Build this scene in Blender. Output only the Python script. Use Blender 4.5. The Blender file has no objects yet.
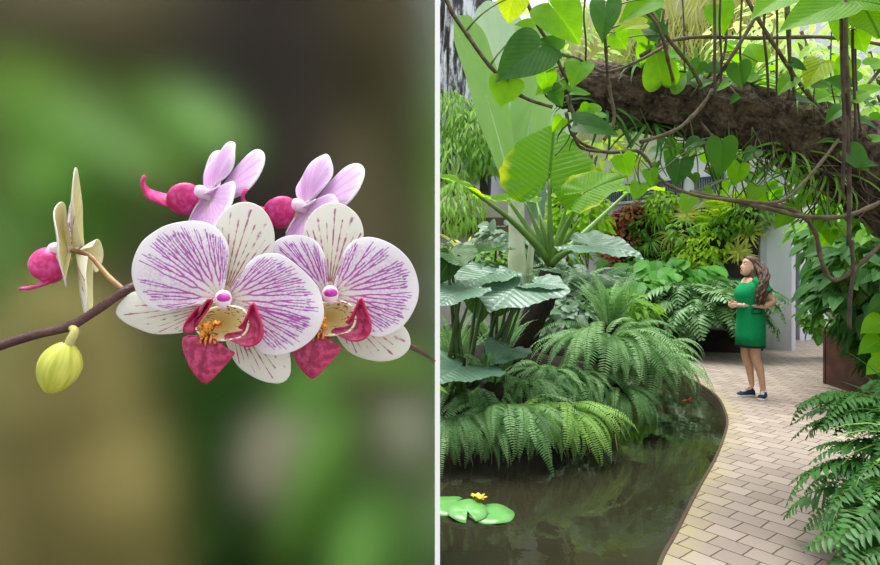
import bpy, bmesh, math, random
import numpy as np
from mathutils import Vector, Matrix, Euler, Quaternion
R = random.Random(7)
NR = np.random.RandomState(5)
SC = bpy.context.scene
COL = SC.collection
PI = math.pi
F, HZ, EYE = 620.0, 265.0, 1.6
WM = {}

def P(px, py, Y):
    """a point of the place, found from where the photograph shows it and how far it stands"""
    return Vector(((px - 440) * Y / F, Y, EYE - (py - HZ) * Y / F))

# ---------------------------------------------------------------- meshes
class MB:
    def __init__(self):
        self.v = []; self.f = []; self.uv = []; self.m = []; self.n = 0
    def add(self, V, Fc, uv=None, mi=0):
        V = np.asarray(V, float).reshape(-1, 3)
        self.v.append(V)
        self.uv.append(np.zeros((len(V), 2)) if uv is None else np.asarray(uv, float).reshape(-1, 2))
        n = self.n
        self.f += [tuple(i + n for i in f) for f in Fc]
        self.m += [mi] * len(Fc)
        self.n += len(V)
        return self
    def grid(self, V, nu, nv, uv=None, mi=0, wrap=False):
        """V has nu rows of nv vertices"""
        Fc = []
        for i in range(nu - 1):
            for j in range(nv if wrap else nv - 1):
                k = (j + 1) % nv
                Fc.append((i * nv + j, i * nv + k, (i + 1) * nv + k, (i + 1) * nv + j))
        return self.add(V, Fc, uv, mi)
    def tube(self, pts, rad, n=8, mi=0, caps=True, bump=0.0):
        pts = [Vector(p) for p in pts]; k = len(pts)
        if not hasattr(rad, '__len__'): rad = [rad] * k
        T = []
        for i in range(k):
            t = pts[min(i + 1, k - 1)] - pts[max(i - 1, 0)]
            T.append(t.normalized() if t.length > 1e-9 else Vector((0, 0, 1)))
        a = T[0].orthogonal().normalized()
        V = []; uv = []; L = 0
        for i in range(k):
            a = (a - T[i] * a.dot(T[i])).normalized(); b = T[i].cross(a)
            if i: L += (pts[i] - pts[i - 1]).length
            for j in range(n):
                th = 2 * PI * j / n
                r = rad[i] * (1 + (bump * R.uniform(-1, 1) if bump else 0))
                V.append(pts[i] + (a * math.cos(th) + b * math.sin(th)) * r); uv.append((j / n, L))
        base = self.n
        self.grid(V, k, n, uv, mi, wrap=True)
        if caps:
            self.f.append(tuple(base + j for j in reversed(range(n)))); self.m.append(mi)
            self.f.append(tuple(base + (k - 1) * n + j for j in range(n))); self.m.append(mi)
        return self
    def box(self, lo, hi, mi=0, M=None):
        x0, y0, z0 = lo; x1, y1, z1 = hi
        V = [(x0,y0,z0),(x1,y0,z0),(x1,y1,z0),(x0,y1,z0),(x0,y0,z1),(x1,y0,z1),(x1,y1,z1),(x0,y1,z1)]
        if M is not None: V = [M @ Vector(p) for p in V]
        return self.add(V, [(0,3,2,1),(4,5,6,7),(0,1,5,4),(1,2,6,5),(2,3,7,6),(3,0,4,7)], None, mi)
    def ball(self, c, r, n=12, m=8, mi=0, fn=None):
        V = []
        for i in range(m + 1):
            ph = PI * i / m
            for j in range(n):
                th = 2 * PI * j / n
                d = Vector((math.sin(ph) * math.cos(th), math.sin(ph) * math.sin(th), math.cos(ph)))
                k = fn(d) if fn else 1.0
                V.append((c[0] + d.x * r[0] * k, c[1] + d.y * r[1] * k, c[2] + d.z * r[2] * k))
        return self.grid(V, m + 1, n, None, mi, wrap=True)
    def mesh(self, name, mats, smooth=True):
        me = bpy.data.meshes.new(name)
        V = np.concatenate(self.v) if self.v else np.zeros((0, 3))
        me.from_pydata(V.tolist(), [], self.f)
        uv = np.concatenate(self.uv)
        ul = me.uv_layers.new(name='UVMap')
        li = np.zeros(len(me.loops), dtype=np.int32); me.loops.foreach_get('vertex_index', li)
        ul.data.foreach_set('uv', uv[li].ravel())
        for m in (mats if isinstance(mats, (list, tuple)) else [mats]): me.materials.append(m)
        me.polygons.foreach_set('material_index', self.m)
        if smooth: me.polygons.foreach_set('use_smooth', [True] * len(me.polygons))
        me.update()
        return me
    def build(self, name, mats, parent=None, W=None, smooth=True):
        return obj(name, self.mesh(name, mats, smooth), parent, W)

def obj(name, data, parent=None, W=None):
    """links an object; W is where it stands in the place (local to the parent when there is one)"""
    o = bpy.data.objects.new(name, data); COL.objects.link(o)
    if parent is not None: o.parent = parent
    if W is not None: o.matrix_basis = W
    return o
def tag(o, label, cat, group=None):
    o['label'] = label; o['category'] = cat
    if group: o['group'] = group
    return o
def struct(o): o['kind'] = 'structure'; return o
def thing(name, label, cat, loc=(0, 0, 0), rz=0.0, group=None):
    o = obj(name, None, None, Matrix.Translation(loc) @ Matrix.Rotation(rz, 4, 'Z'))
    o.empty_display_size = .05
    return tag(o, label, cat, group)
def frame(B, Y, N):
    """a matrix at B whose y axis runs along Y and whose z axis is near N"""
    y = Vector(Y).normalized(); z = Vector(N); z = (z - y * z.dot(y))
    if z.length < 1e-6: z = y.orthogonal()
    z.normalize(); x = y.cross(z)
    return Matrix(((x.x, y.x, z.x, B[0]), (x.y, y.y, z.y, B[1]), (x.z, y.z, z.z, B[2]), (0, 0, 0, 1)))
def smooth_path(pts, k=6):
    pts = [Vector(p) for p in pts]; out = []
    for i in range(len(pts) - 1):
        p0 = pts[max(i - 1, 0)]; p1 = pts[i]; p2 = pts[i + 1]; p3 = pts[min(i + 2, len(pts) - 1)]
        for j in range(k):
            t = j / k
            out.append(.5 * ((2 * p1) + (p2 - p0) * t + (2 * p0 - 5 * p1 + 4 * p2 - p3) * t * t + (3 * p1 - p0 - 3 * p2 + p3) * t ** 3))
    out.append(pts[-1]); return out
def lerp(a, b, t): return a + (b - a) * t
def interp(xs, ys, x): return float(np.interp(x, xs, ys))

# ---------------------------------------------------------------- materials
def srgb(r, g, b):
    def c(u):
        u /= 255.0
        return u / 12.92 if u <= .04045 else ((u + .055) / 1.055) ** 2.4
    return (c(r), c(g), c(b), 1.0)
class NT:
    def __init__(self, name):
        self.mat = bpy.data.materials.new(name); self.mat.use_nodes = True
        self.t = self.mat.node_tree; self.t.nodes.clear()
        self.out = self.t.nodes.new('ShaderNodeOutputMaterial')
    def n(self, typ, ins=None, **kw):
        nd = self.t.nodes.new('ShaderNode' + typ)
        for k, v in kw.items(): setattr(nd, k, v)
        for k, v in (ins or {}).items():
            s = nd.inputs[k]
            if isinstance(v, bpy.types.NodeSocket): self.t.links.new(v, s)
            else: s.default_value = v
        return nd
    def math(self, op, a, b=0.0, c=0.0):
        return self.n('Math', {0: a, 1: b, 2: c}, operation=op).outputs[0]
    def mix(self, f, a, b):
        nd = self.n('Mix', None, data_type='RGBA')
        for k, v in ((0, f), (6, a), (7, b)):
            if isinstance(v, bpy.types.NodeSocket): self.t.links.new(v, nd.inputs[k])
            else: nd.inputs[k].default_value = v
        return nd.outputs[2]
    def ramp(self, f, stops, interp='LINEAR'):
        nd = self.n('ValToRGB', {0: f}); cr = nd.color_ramp; cr.interpolation = interp
        while len(cr.elements) < len(stops): cr.elements.new(.5)
        for e, (p, c) in zip(cr.elements, stops): e.position = p; e.color = c if len(c) == 4 else (*c, 1)
        return nd.outputs[0]
    def step(self, x, a, b):
        nd = self.n('MapRange', {0: x, 1: a, 2: b}, interpolation_type='SMOOTHSTEP'); return nd.outputs[0]
    def noise(self, scale, detail=3.0, vec=None, rough=.5, dist=0.0):
        i = {'Scale': scale, 'Detail': detail, 'Roughness': rough, 'Distortion': dist}
        if vec is not None: i['Vector'] = vec
        return self.n('TexNoise', i).outputs[0]
    def coord(self, which='Object'): return self.n('TexCoord').outputs[which]
    def bump(self, h, strength=.3, dist=.01): return self.n('Bump', {'Height': h, 'Strength': strength, 'Distance': dist}).outputs[0]
    def done(self, shader): self.t.links.new(shader, self.out.inputs[0]); return self.mat
    def pbr(self, col, rough=.6, spec=.5, normal=None, metal=0.0, **more):
        i = {'Base Color': col, 'Roughness': rough, 'Specular IOR Level': spec, 'Metallic': metal}
        if normal is not None: i['Normal'] = normal
        i.update(more)
        return self.n('BsdfPrincipled', i).outputs[0]

def simple(name, c1, c2=None, rough=.6, scale=8.0, spec=.4, bump=0.0, bscale=None, metal=0.0, coord='Object'):
    t = NT(name); co = t.coord(coord)
    col = c1 if c2 is None else t.mix(t.step(t.noise(scale, 4, co), .35, .65), c1, c2)
    nrm = t.bump(t.noise(bscale or scale * 3, 4, co), bump, .02) if bump else None
    return t.done(t.pbr(col, rough, spec, nrm, metal))

VEIN_MIX = .5
def leaf_mat(name, c1, c2, vein=None, nv=8.0, slope=.55, trans=.35, rough=.42, spec=.45, vw=.1, tint=1.5, nscale=5.0, edge=None, bump=.25, vmix=None):
    t = NT(name); uv = t.n('UVMap').outputs[0]; sp = t.n('SeparateXYZ', {0: uv})
    u = t.math('ABSOLUTE', sp.outputs[0]); v = sp.outputs[1]
    rnd = t.n('ObjectInfo').outputs['Random']
    nz = t.noise(nscale, 2, t.coord('Object'))
    k = t.math('ADD', t.math('MULTIPLY', rnd, .55), t.math('MULTIPLY', nz, .6))
    col = t.mix(t.step(k, .25, .85), c1, c2)
    nrm = None
    if vein is not None:
        ph = t.math('MULTIPLY', t.math('SUBTRACT', v, t.math('MULTIPLY', u, slope)), nv)
        d = t.math('ABSOLUTE', t.math('SUBTRACT', t.math('FRACT', ph), .5))
        side = t.step(d, vw, 0.0)
        mid = t.step(u, .05, .012)
        m = t.math('MAXIMUM', side, mid)
        col = t.mix(t.math('MULTIPLY', m, vmix or VEIN_MIX), col, vein)
        nrm = t.bump(t.math('ABSOLUTE', t.math('SUBTRACT', t.math('FRACT', ph), .5)), bump, .02)
    if edge is not None:
        col = t.mix(t.step(t.math('ADD', u, t.math('MULTIPLY', nz, .2)), .86, 1.08), col, edge)
    bs = t.pbr(col, rough, spec, nrm)
    hs = t.n('HueSaturation', {'Value': tint, 'Saturation': 1.08, 'Hue': .482, 'Color': col}).outputs[0]
    tr = t.n('BsdfTranslucent', {'Color': hs}).outputs[0]
    return t.done(t.n('MixShader', {0: trans, 1: bs, 2: tr}).outputs[0])

# ---------------------------------------------------------------- leaves
HEART = [(0,1.0),(.035,.93),(.12,.83),(.26,.66),(.385,.44),(.44,.22),(.43,.04),(.35,-.09),(.23,-.125),(.10,-.085),(.012,-.015)]
EAR = [(0,1.0),(.12,.88),(.30,.66),(.46,.36),(.545,.06),(.54,-.18),(.45,-.36),(.31,-.44),(.17,-.38),(.07,-.2),(.01,-.02)]
LANCE = [(0,1.0),(.06,.88),(.15,.68),(.2,.46),(.185,.26),(.1,.1),(.02,0.0)]
OVAL = [(0,1.0),(.12,.9),(.27,.7),(.34,.45),(.3,.22),(.16,.06),(.02,0.0)]
def leaf_arrays(half, width=1.0, c=.12, ns=26, nt=5, fold=.18, droop=.18, wave=.02, nw=7, seed=0, frill=0.0, roll=0.0, ribs=None):
    """a blade of length 1 along +y, attached at the origin, face up +z -> verts, faces, uv"""
    rr = random.Random(seed); ph = rr.uniform(0, 6)
    right = smooth_path([Vector((x, y, 0)) for x, y in half], 6)
    idx = np.linspace(0, len(right) - 1, ns)
    rp = [right[int(i)].lerp(right[min(int(i) + 1, len(right) - 1)], i - int(i)) for i in idx]
    out = [(-p.x, p.y) for p in reversed(rp)][:-1] + [(p.x, p.y) for p in rp]
    n = len(out); V = []; uv = []
    hw = max(p[0] for p in out)
    for j in range(nt + 1):
        t = (j / nt) ** .85 if j else .015
        for i, (x, y) in enumerate(out):
            xx = x * t; yy = c + (y - c) * t
            z = fold * abs(xx) ** 1.2 * 1.0 - droop * max(yy, 0) ** 2 - .35 * droop * min(yy, 0) ** 2
            z += wave * t * t * math.sin(nw * 2 * PI * i / n + ph) + roll * xx
            if ribs: z += ribs[0] * t * math.cos(2 * PI * ribs[1] * (yy - ribs[2] * abs(xx) / hw))
            xf = 1 + frill * t * math.sin(nw * 2.0 * 2 * PI * i / n + ph)
            V.append((xx * width * xf, yy, z)); uv.append((xx / hw, yy))
    Fc = []
    for j in range(nt):
        for i in range(n - 1):
            Fc.append((j * n + i, (j + 1) * n + i, (j + 1) * n + i + 1, j * n + i + 1))
    return np.array(V), Fc, np.array(uv)
def leaf_mesh(name, mat, *a, **k):
    V, Fc, uv = leaf_arrays(*a, **k)
    return MB().add(V, [f[::-1] for f in Fc], uv).mesh(name, mat)
def strap_arrays(L=1.0, w=.05, n=9, arch=.9, e0=1.1, fold=.35, taper=1.0, nx=3):
    """a strap blade that leaves the origin towards +x at elevation e0 and arches over"""
    V = []; uv = []; p = Vector((0, 0, 0))
    for i in range(n):
        s = i / (n - 1); e = e0 - arch * s * 1.6 * s ** .3
        if i: p = p + Vector((math.cos(e), 0, math.sin(e))) * (L / (n - 1))
        ww = w * (min(1, .55 + 1.6 * s) * (1 - s ** (2.2 * taper)) + .01)
        nx_, nz_ = -math.sin(e), math.cos(e)
        for j in range(nx):
            q = j / (nx - 1) * 2 - 1
            h = fold * ww * abs(q)
            V.append((p.x + nx_ * h, q * ww, p.z + nz_ * h)); uv.append((q, s))
    Fc = [(i * nx + j, i * nx + j + 1, (i + 1) * nx + j + 1, (i + 1) * nx + j) for i in range(n - 1) for j in range(nx - 1)]
    return np.array(V), Fc, np.array(uv)
def rotz(a):
    c, s = math.cos(a), math.sin(a); return np.array(((c, -s, 0), (s, c, 0), (0, 0, 1)))
def mat3(M): return np.array([[M[i][j] for j in range(3)] for i in range(3)])

def frond_mesh(name, mats, L=.7, e0=.9, e1=-1.3, pairs=26, pl=.075, pw=.011, sweep=.35, pdroop=.3, s0=.12, bare=.0, seed=0, side=0.0, rr=.003, wav=0.0, profile=None, powr=1.0):
    """a fern frond: a rachis that rises along +x and arches over, with a leaflet on each side at every node"""
    q = random.Random(seed); mb = MB(); pts = []; dirs = []; N = 24; p = Vector((0, 0, 0))
    for i in range(N + 1):
        s = i / N; e = lerp(e0, e1, s ** powr); a = side * s * s
        d = Vector((math.cos(e) * math.cos(a), math.cos(e) * math.sin(a), math.sin(e)))
        if i: p = p + d * (L / N)
        pts.append(p.copy()); dirs.append(d)
    mb.tube(pts[::2], [rr * (1 - .75 * i / 12) for i in range(13)], 4, 1)
    for k in range(pairs):
        s = s0 + (1 - s0) * (k + .3) / pairs; x = s * N; i = min(int(x), N - 1)
        c = pts[i].lerp(pts[i + 1], x - i); d = dirs[i]
        up = Vector((0, 1, 0)).cross(d) * -1; sd = d.cross(up).normalized(); up = sd.cross(d)
        l = pl * (profile(s) if profile else (min(1, .55 + (s - s0) * 2.2) * (1 - max(0, (s - .45) / .55) ** 1.7) + .06))
        for sg in (-1, 1):
            if q.random() < bare: continue
            fw = sweep + q.uniform(-.12, .12); dr = pdroop + q.uniform(-.15, .15)
            a = (sd * sg + d * fw).normalized(); w = d * (pw * (.6 + .4 * l / pl))
            V = []; uv = []
            for j, (t, wt) in enumerate(((0, .55), (.3, 1), (.65, .8), (1, .06))):
                m = c + a * (l * t) - up * (dr * l * t * t)
                zz = up * (wav * l * math.sin(j * 2.2 + k))
                V += [m - w * wt + zz, m + up * (.0 - .25 * pw * wt), m + w * wt - zz]; uv += [(-wt, t), (0, t), (wt, t)]
            mb.add(V, [(b * 3 + e, b * 3 + e + 1, b * 3 + e + 4, b * 3 + e + 3) for b in range(3) for e in range(2)], uv, 0)
    return mb.mesh(name, mats)
# ================================================================ camera, sky, sun
cam = bpy.data.cameras.new('camera'); cam.sensor_width = 36; cam.lens = F / 880 * 36
cam.shift_y = -(282.5 - HZ) / 880; cam.clip_start = .02; cam.clip_end = 200
co = bpy.data.objects.new('camera', cam); COL.objects.link(co)
co.location = (0, 0, EYE); co.rotation_euler = (PI / 2, 0, 0); SC.camera = co
w = bpy.data.worlds.new('sky'); SC.world = w; w.use_nodes = True
wt = w.node_tree; wt.nodes.clear()
wo = wt.nodes.new('ShaderNodeOutputWorld'); bg = wt.nodes.new('ShaderNodeBackground')
tc = wt.nodes.new('ShaderNodeTexCoord'); sx = wt.nodes.new('ShaderNodeSeparateXYZ'); rp = wt.nodes.new('ShaderNodeValToRGB')
wt.links.new(tc.outputs['Generated'], sx.inputs[0]); wt.links.new(sx.outputs[2], rp.inputs[0]); wt.links.new(rp.outputs[0], bg.inputs[0])
rp.color_ramp.elements[0].color = (.50, .53, .52, 1); rp.color_ramp.elements[0].position = 0.0
rp.color_ramp.elements[1].color = (.97, 1.0, 1.04, 1); rp.color_ramp.elements[1].position = .55
bg.inputs[1].default_value = 1.08
wt.links.new(bg.outputs[0], wo.inputs[0])
sl = bpy.data.lights.new('sun', 'SUN'); sl.energy = 3.7; sl.angle = math.radians(40); sl.color = (1, .98, .94)
so = bpy.data.objects.new('sun', sl); COL.objects.link(so)
so.rotation_euler = Vector((.12, -.2, -1.0)).to_track_quat('-Z', 'Y').to_euler(); so.location = (0, 0, 12)
vs = SC.view_settings; vs.view_transform = 'Standard'; vs.look = 'None'; vs.exposure = .46; vs.gamma = 1; vs.use_curve_mapping = False
SC.cycles.max_bounces = 7; SC.cycles.diffuse_bounces = 4; SC.cycles.glossy_bounces = 3; SC.cycles.transmission_bounces = 6
SC.cycles.transparent_max_bounces = 8; SC.cycles.caustics_reflective = False; SC.cycles.caustics_refractive = False
SC.cycles.sample_clamp_indirect = 6.0

# ================================================================ the orchid
ORY = .27                                    # distance of the front flower
K = ORY / F                                  # metres per photo pixel there
def orchid_petal_material(name, kind):
    t = NT(name); vein = t.n('Attribute', None, attribute_name='vein').outputs['Fac']
    rad = t.n('Attribute', None, attribute_name='radius').outputs['Fac']
    oc = t.coord('Object'); fine = t.noise(900, 2, oc); big = t.noise(260, 3, oc)
    if kind == 'petal':
        white = t.ramp(rad, [(0, srgb(226, 226, 176)), (.12, srgb(236, 234, 222)), (.35, srgb(240, 232, 240)), (1, srgb(244, 240, 243))])
        mag = t.ramp(rad, [(0, srgb(196, 92, 176)), (.5, srgb(178, 58, 172)), (.85, srgb(172, 70, 180)), (1, srgb(205, 140, 205))])
        vein = t.math('MULTIPLY', vein, t.math('ADD', .45, t.math('MULTIPLY', t.step(rad, .12, .4), .55)))
        blush = t.math('MULTIPLY', t.math('MULTIPLY', t.step(rad, .15, .5), t.step(rad, .98, .72)), t.step(fine, .40, .62))
        col = t.mix(t.math('MULTIPLY', blush, .36), white, srgb(200, 130, 205))
        col = t.mix(t.math('MULTIPLY', t.step(t.math('ADD', vein, t.math('MULTIPLY', t.math('SUBTRACT', fine, .5), .7)), .25, .75), .92), col, mag)
    elif kind == 'sepal':
        white = t.ramp(rad, [(0, srgb(228, 226, 160)), (.3, srgb(232, 230, 205)), (1, srgb(238, 236, 226))])
        col = t.mix(t.math('MULTIPLY', t.step(t.math('ADD', vein, t.math('MULTIPLY', t.math('SUBTRACT', big, .5), 2.2)), .35, .8), .85), white, srgb(168, 62, 128))
    elif kind == 'pale':
        white = t.ramp(rad, [(0, srgb(236, 230, 226)), (.4, srgb(222, 176, 226)), (.8, srgb(232, 200, 236)), (1, srgb(246, 240, 247))])
        col = t.mix(t.math('MULTIPLY', vein, .35), white, srgb(190, 110, 200))
    elif kind == 'back':
        col = t.ramp(rad, [(0, srgb(204, 204, 100)), (.5, srgb(222, 220, 136)), (1, srgb(236, 234, 180))])
        col = t.mix(t.math('MULTIPLY', vein, .14), col, srgb(200, 150, 170))
    else:                                    # whiteback
        col = t.ramp(rad, [(0, srgb(220, 216, 170)), (.4, srgb(238, 230, 236)), (1, srgb(244, 238, 246))])
        col = t.mix(t.math('MULTIPLY', vein, .22), col, srgb(196, 130, 200))
    nrm = t.bump(t.math('ADD', fine, t.math('MULTIPLY', vein, -.6)), .12, .0006)
    bs = t.pbr(col, .5, .3, nrm, **{'Sheen Weight': .1})
    tr = t.n('BsdfTranslucent', {'Color': col}).outputs[0]
    return t.done(t.n('MixShader', {0: .3, 1: bs, 2: tr}).outputs[0])
OM = {k: orchid_petal_material('orchid_' + k, k) for k in ('petal', 'sepal', 'pale', 'back', 'whiteback')}
def lip_material():
    t = NT('orchid_lip'); oc = t.coord('Object'); a = t.n('Attribute', None, attribute_name='radius').outputs['Fac']
    nz = t.step(t.noise(420, 4, oc), .38, .68)
    col = t.mix(nz, srgb(146, 20, 66), srgb(196, 62, 112))
    col = t.mix(t.n('Attribute', None, attribute_name='vein').outputs['Fac'], col, srgb(112, 10, 48))
    col = t.mix(t.math('MULTIPLY', t.step(a, .9, 1.0), .6), col, srgb(196, 30, 80))  # rim highlight painted into the lip colour
    return t.done(t.pbr(col, .32, .5, t.bump(t.noise(700, 3, oc), .25, .0006), **{'Subsurface Weight': .0}))
def throat_material():
    t = NT('orchid_throat'); oc = t.coord('Object'); a = t.n('Attribute', None, attribute_name='radius').outputs['Fac']
    wv = t.n('TexNoise', {'Vector': t.n('Mapping', {0: oc, 3: (420, 1500, 420)}).outputs[0], 'Scale': 1.0, 'Detail': 2.0}).outputs[0]
    col = t.mix(t.math('MULTIPLY', t.step(wv, .57, .63), t.step(a, .45, .7)), t.ramp(a, [(0, srgb(206, 176, 84)), (.6, srgb(232, 216, 150)), (1, srgb(240, 232, 196))]), srgb(150, 28, 52))
    return t.done(t.pbr(col, .4, .4))
def callus_material():
    t = NT('orchid_callus'); oc = t.coord('Object')
    col = t.mix(t.step(t.noise(800, 3, oc), .52, .6), srgb(226, 146, 34), srgb(136, 40, 30))
    return t.done(t.pbr(col, .4, .5, t.bump(t.noise(900, 3, oc), .6, .0008)))
LIP, THR, CAL = lip_material(), throat_material(), callus_material()
def pink_lip_material():
    t = NT('orchid_pink_lip'); oc = t.coord('Object')
    col = t.mix(t.step(t.noise(260, 3, oc), .35, .68), srgb(196, 38, 104), srgb(224, 84, 160))
    return t.done(t.pbr(col, .4, .4))
PLIP = pink_lip_material()
COLUMN = simple('orchid_column', srgb(240, 222, 234), srgb(236, 206, 226), .35, 300)
CAP = simple('orchid_column_cap', srgb(206, 74, 180), srgb(176, 40, 150), .35, 300)
STEM = simple('orchid_stem', srgb(98, 66, 62), srgb(74, 46, 46), .5, 120, bump=.2, bscale=500)
GREENSTEM = simple('orchid_pedicel', srgb(196, 190, 110), srgb(170, 150, 110), .45, 120)
BUDM = NT('orchid_bud')
_uv = BUDM.n('SeparateXYZ', {0: BUDM.n('UVMap').outputs[0]})
_st = BUDM.n('TexNoise', {'Vector': BUDM.n('CombineXYZ', {0: BUDM.math('MULTIPLY', _uv.outputs[0], 16.0), 1: BUDM.math('MULTIPLY', _uv.outputs[1], 1.2)}).outputs[0], 'Scale': 1.0, 'Detail': 2.0}).outputs[0]
BUDM = BUDM.done(BUDM.pbr(BUDM.mix(BUDM.step(_st, .38, .66), srgb(206, 208, 92), srgb(176, 182, 62)), .4, .4, BUDM.bump(_st, .2, .001)))

def veins_for(S, T, n0, splits, seed, width, jitter=.35):
    """branching veins in fan coordinates: S runs along the outline, T from the base out"""
    q = random.Random(seed); lines = []
    def grow(s, t, half, lev):
        t1 = splits[lev] if lev < len(splits) else 1.02
        t1 = min(1.02, t1 + q.uniform(-.06, .06)) if lev < len(splits) else t1
        lines.append((s, t, None, t1, lev, half)); return t1
    out = np.zeros_like(S)
    def seg(s0, t0, s1, t1, w0, w1):
        m = (T >= t0 - .005) & (T <= t1)
        k = np.clip((T - t0) / max(t1 - t0, 1e-4), 0, 1)
        sl = s0 + (s1 - s0) * k ** .8
        d = np.abs(S - sl) * T * width                      # px
        wv = w0 + (w1 - w0) * k
        val = np.clip(1.25 - d / wv, 0, 1) * m
        np.maximum(out, val, out=out)
    def rec(s, t, half, lev, w):
        if lev >= len(splits): seg(s, t, s + q.uniform(-1, 1) * half * .5, q.uniform(.86, .95), w, w * .5); return
        t1 = splits[lev] + q.uniform(-.07, .07)
        se = s + q.uniform(-1, 1) * half * jitter * .3
        seg(s, t, se, t1, w, w * .85)
        for sg in (-1, 1):
            if q.random() < .12 and lev: continue
            t2 = splits[lev + 1] + q.uniform(-.05, .05) if lev + 1 < len(splits) else .90
            s2 = se + sg * half * .5
            tm = t1 + (t2 - t1) * .55
            seg(se, t1, s2, tm, w * .85, w * .75)
            rec2(s2, tm, half * .5, lev + 1, w * .75)
    def rec2(s, t, half, lev, w): rec(s, t, half, lev, w)
    for i in range(n0):
        s = (i + .5) / n0; rec(s + q.uniform(-.15, .15) / n0, .06, .5 / n0 * 1.0, 0, 1.9)
    return out
LEAN = [0.0, 0.0]                            # which way the parts that stand forward of a bloom lean
def petal(name, outline, base, zf, mats, parent, style, seed, ns=200, nt=70, thick=.0005, scale=K):
    """a fan-shaped blade from its base; outline and base in photo pixels about the flower's centre (x right, y up)"""
    o = smooth_path([Vector((x, y, 0)) for x, y in outline], 14)
    L = [0.0]
    for a, b in zip(o, o[1:]): L.append(L[-1] + (b - a).length)
    ss = np.linspace(0, L[-1], ns); ox = np.interp(ss, L, [p.x for p in o]); oy = np.interp(ss, L, [p.y for p in o])
    tt = np.linspace(.02, 1, nt)
    T, S = np.meshgrid(tt, np.linspace(0, 1, ns), indexing='ij')
    X = base[0] + (ox[None, :] - base[0]) * T; Y = base[1] + (oy[None, :] - base[1]) * T
    Z = zf(X, Y, T, S)
    area = sum(a.x * b.y - b.x * a.y for a, b in zip(o, o[1:]))
    Q = np.stack([X + LEAN[0] * Z, Y + LEAN[1] * Z, Z], -1).reshape(-1, 3) * scale
    mb = MB(); mb.grid(Q, nt, ns, np.stack([S, T], -1).reshape(-1, 2))
    if area > 0: mb.f = [f[::-1] for f in mb.f]
    me = mb.mesh(name, mats)
    if style == 'petal': vein = veins_for(S, T, 9, (.20, .38, .58, .78), seed, L[-1])
    elif style == 'sepal':
        vein = np.zeros_like(S)
        for i in range(13):
            s0 = .2 + .6 * (i + .5) / 13
            d = np.abs(S - s0) * np.minimum(T, .75) * L[-1]
            np.maximum(vein, np.clip(1.1 - d / 1.1, 0, 1) * (T > .12) * (T < .93 - .1 * (i % 2)), out=vein)
    elif style == 'lip':
        d = np.abs(S - .5) * T * L[-1]; vein = np.clip(1 - d / 2.0, 0, 1) * .8
    else: vein = np.zeros_like(S)
    for nm_, arr in (('vein', vein), ('radius', T)):
        at = me.attributes.new(nm_, 'FLOAT', 'POINT'); at.data.foreach_set('value', arr.ravel().astype(np.float32))
    ob = obj(name, me, parent)
    md = ob.modifiers.new('thickness', 'SOLIDIFY'); md.thickness = thick; md.offset = -1
    if isinstance(mats, (list, tuple)) and len(mats) > 1: md.material_offset = 1; md.material_offset_rim = 0
    return ob
# outlines in photo pixels about the column of the front flower
PET_L = [(-3,6),(2,24),(5.6,50),(-2,68),(-13,76.6),(-26,80),(-42,79),(-58,75),(-69,69),(-80,60),(-87,48),(-91,34),(-91,22),(-87,8),(-80,-2),(-70,-8),(-58,-11),(-46,-9),(-34,-4),(-16,0)]
PET_R = [(6,8),(16,24),(26,39),(38,46),(52,47),(64,42),(76,33),(88,22),(96,10),(100,-8),(98,-22),(90,-36),(78,-46),(64,-52),(50,-54),(38,-52),(30,-44),(25,-30),(18,-14),(8,-4)]
DORSAL = [(-5,4),(-10,24),(-14,50),(-9,74),(0,90),(13,99),(26,100),(38,95),(47,84),(52,68),(50,50),(38,30),(22,14),(6,4)]
SEP_L = [(-8,2),(-30,2),(-60,6),(-80,10),(-95,8),(-106,-2),(-110,-12),(-104,-20),(-90,-28),(-72,-34),(-52,-34),(-36,-31),(-18,-20),(-4,-8)]
SEP_R = [(0,-6),(-2,-24),(4,-46),(14,-66),(30,-78),(46,-84),(60,-84),(68,-76),(69,-62),(66,-48),(58,-34),(40,-20),(20,-8)]
MID = [(-12,-32),(-24,-33),(-36,-34),(-40,-38),(-39,-48),(-34,-62),(-26,-74),(-18,-80),(-12,-77),(-2,-67),(10,-53),(11,-50),(3,-45),(-5,-36)]
def wavy(a, b, amp, fr, curl, seed):
    q = random.Random(seed); p1, p2 = q.uniform(0, 6), q.uniform(0, 6)
    def f(X, Y, T, S): return a + b * T - curl * T ** 2.6 + amp * T * T * np.sin(fr * 2 * PI * S + p1) + .5 * amp * T * np.sin(2.1 * fr * 2 * PI * S + p2)
    return f
def column_mesh(tilt=0.0):
    mb = MB(); pts = [Vector((0, 2, 0)), Vector((0, 3, 8)), Vector((0, 2.5, 15)), Vector((0, 0, 20))]
    sh = lambda p: Vector((p.x + LEAN[0] * p.z, p.y + LEAN[1] * p.z, p.z)) * K
    mb.tube([sh(p) for p in smooth_path(pts, 4)], [r * K for r in (6, 6, 6.2, 6.4, 6.8, 7.2, 7.6, 8, 8.2, 8.3, 8.2, 7.6, 6.2)], 14)
    mb.ball(sh(Vector((0, -.6, 20.5))), (7.4 * K, 8.2 * K, 5.2 * K), 14, 10)
    return mb
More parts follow.
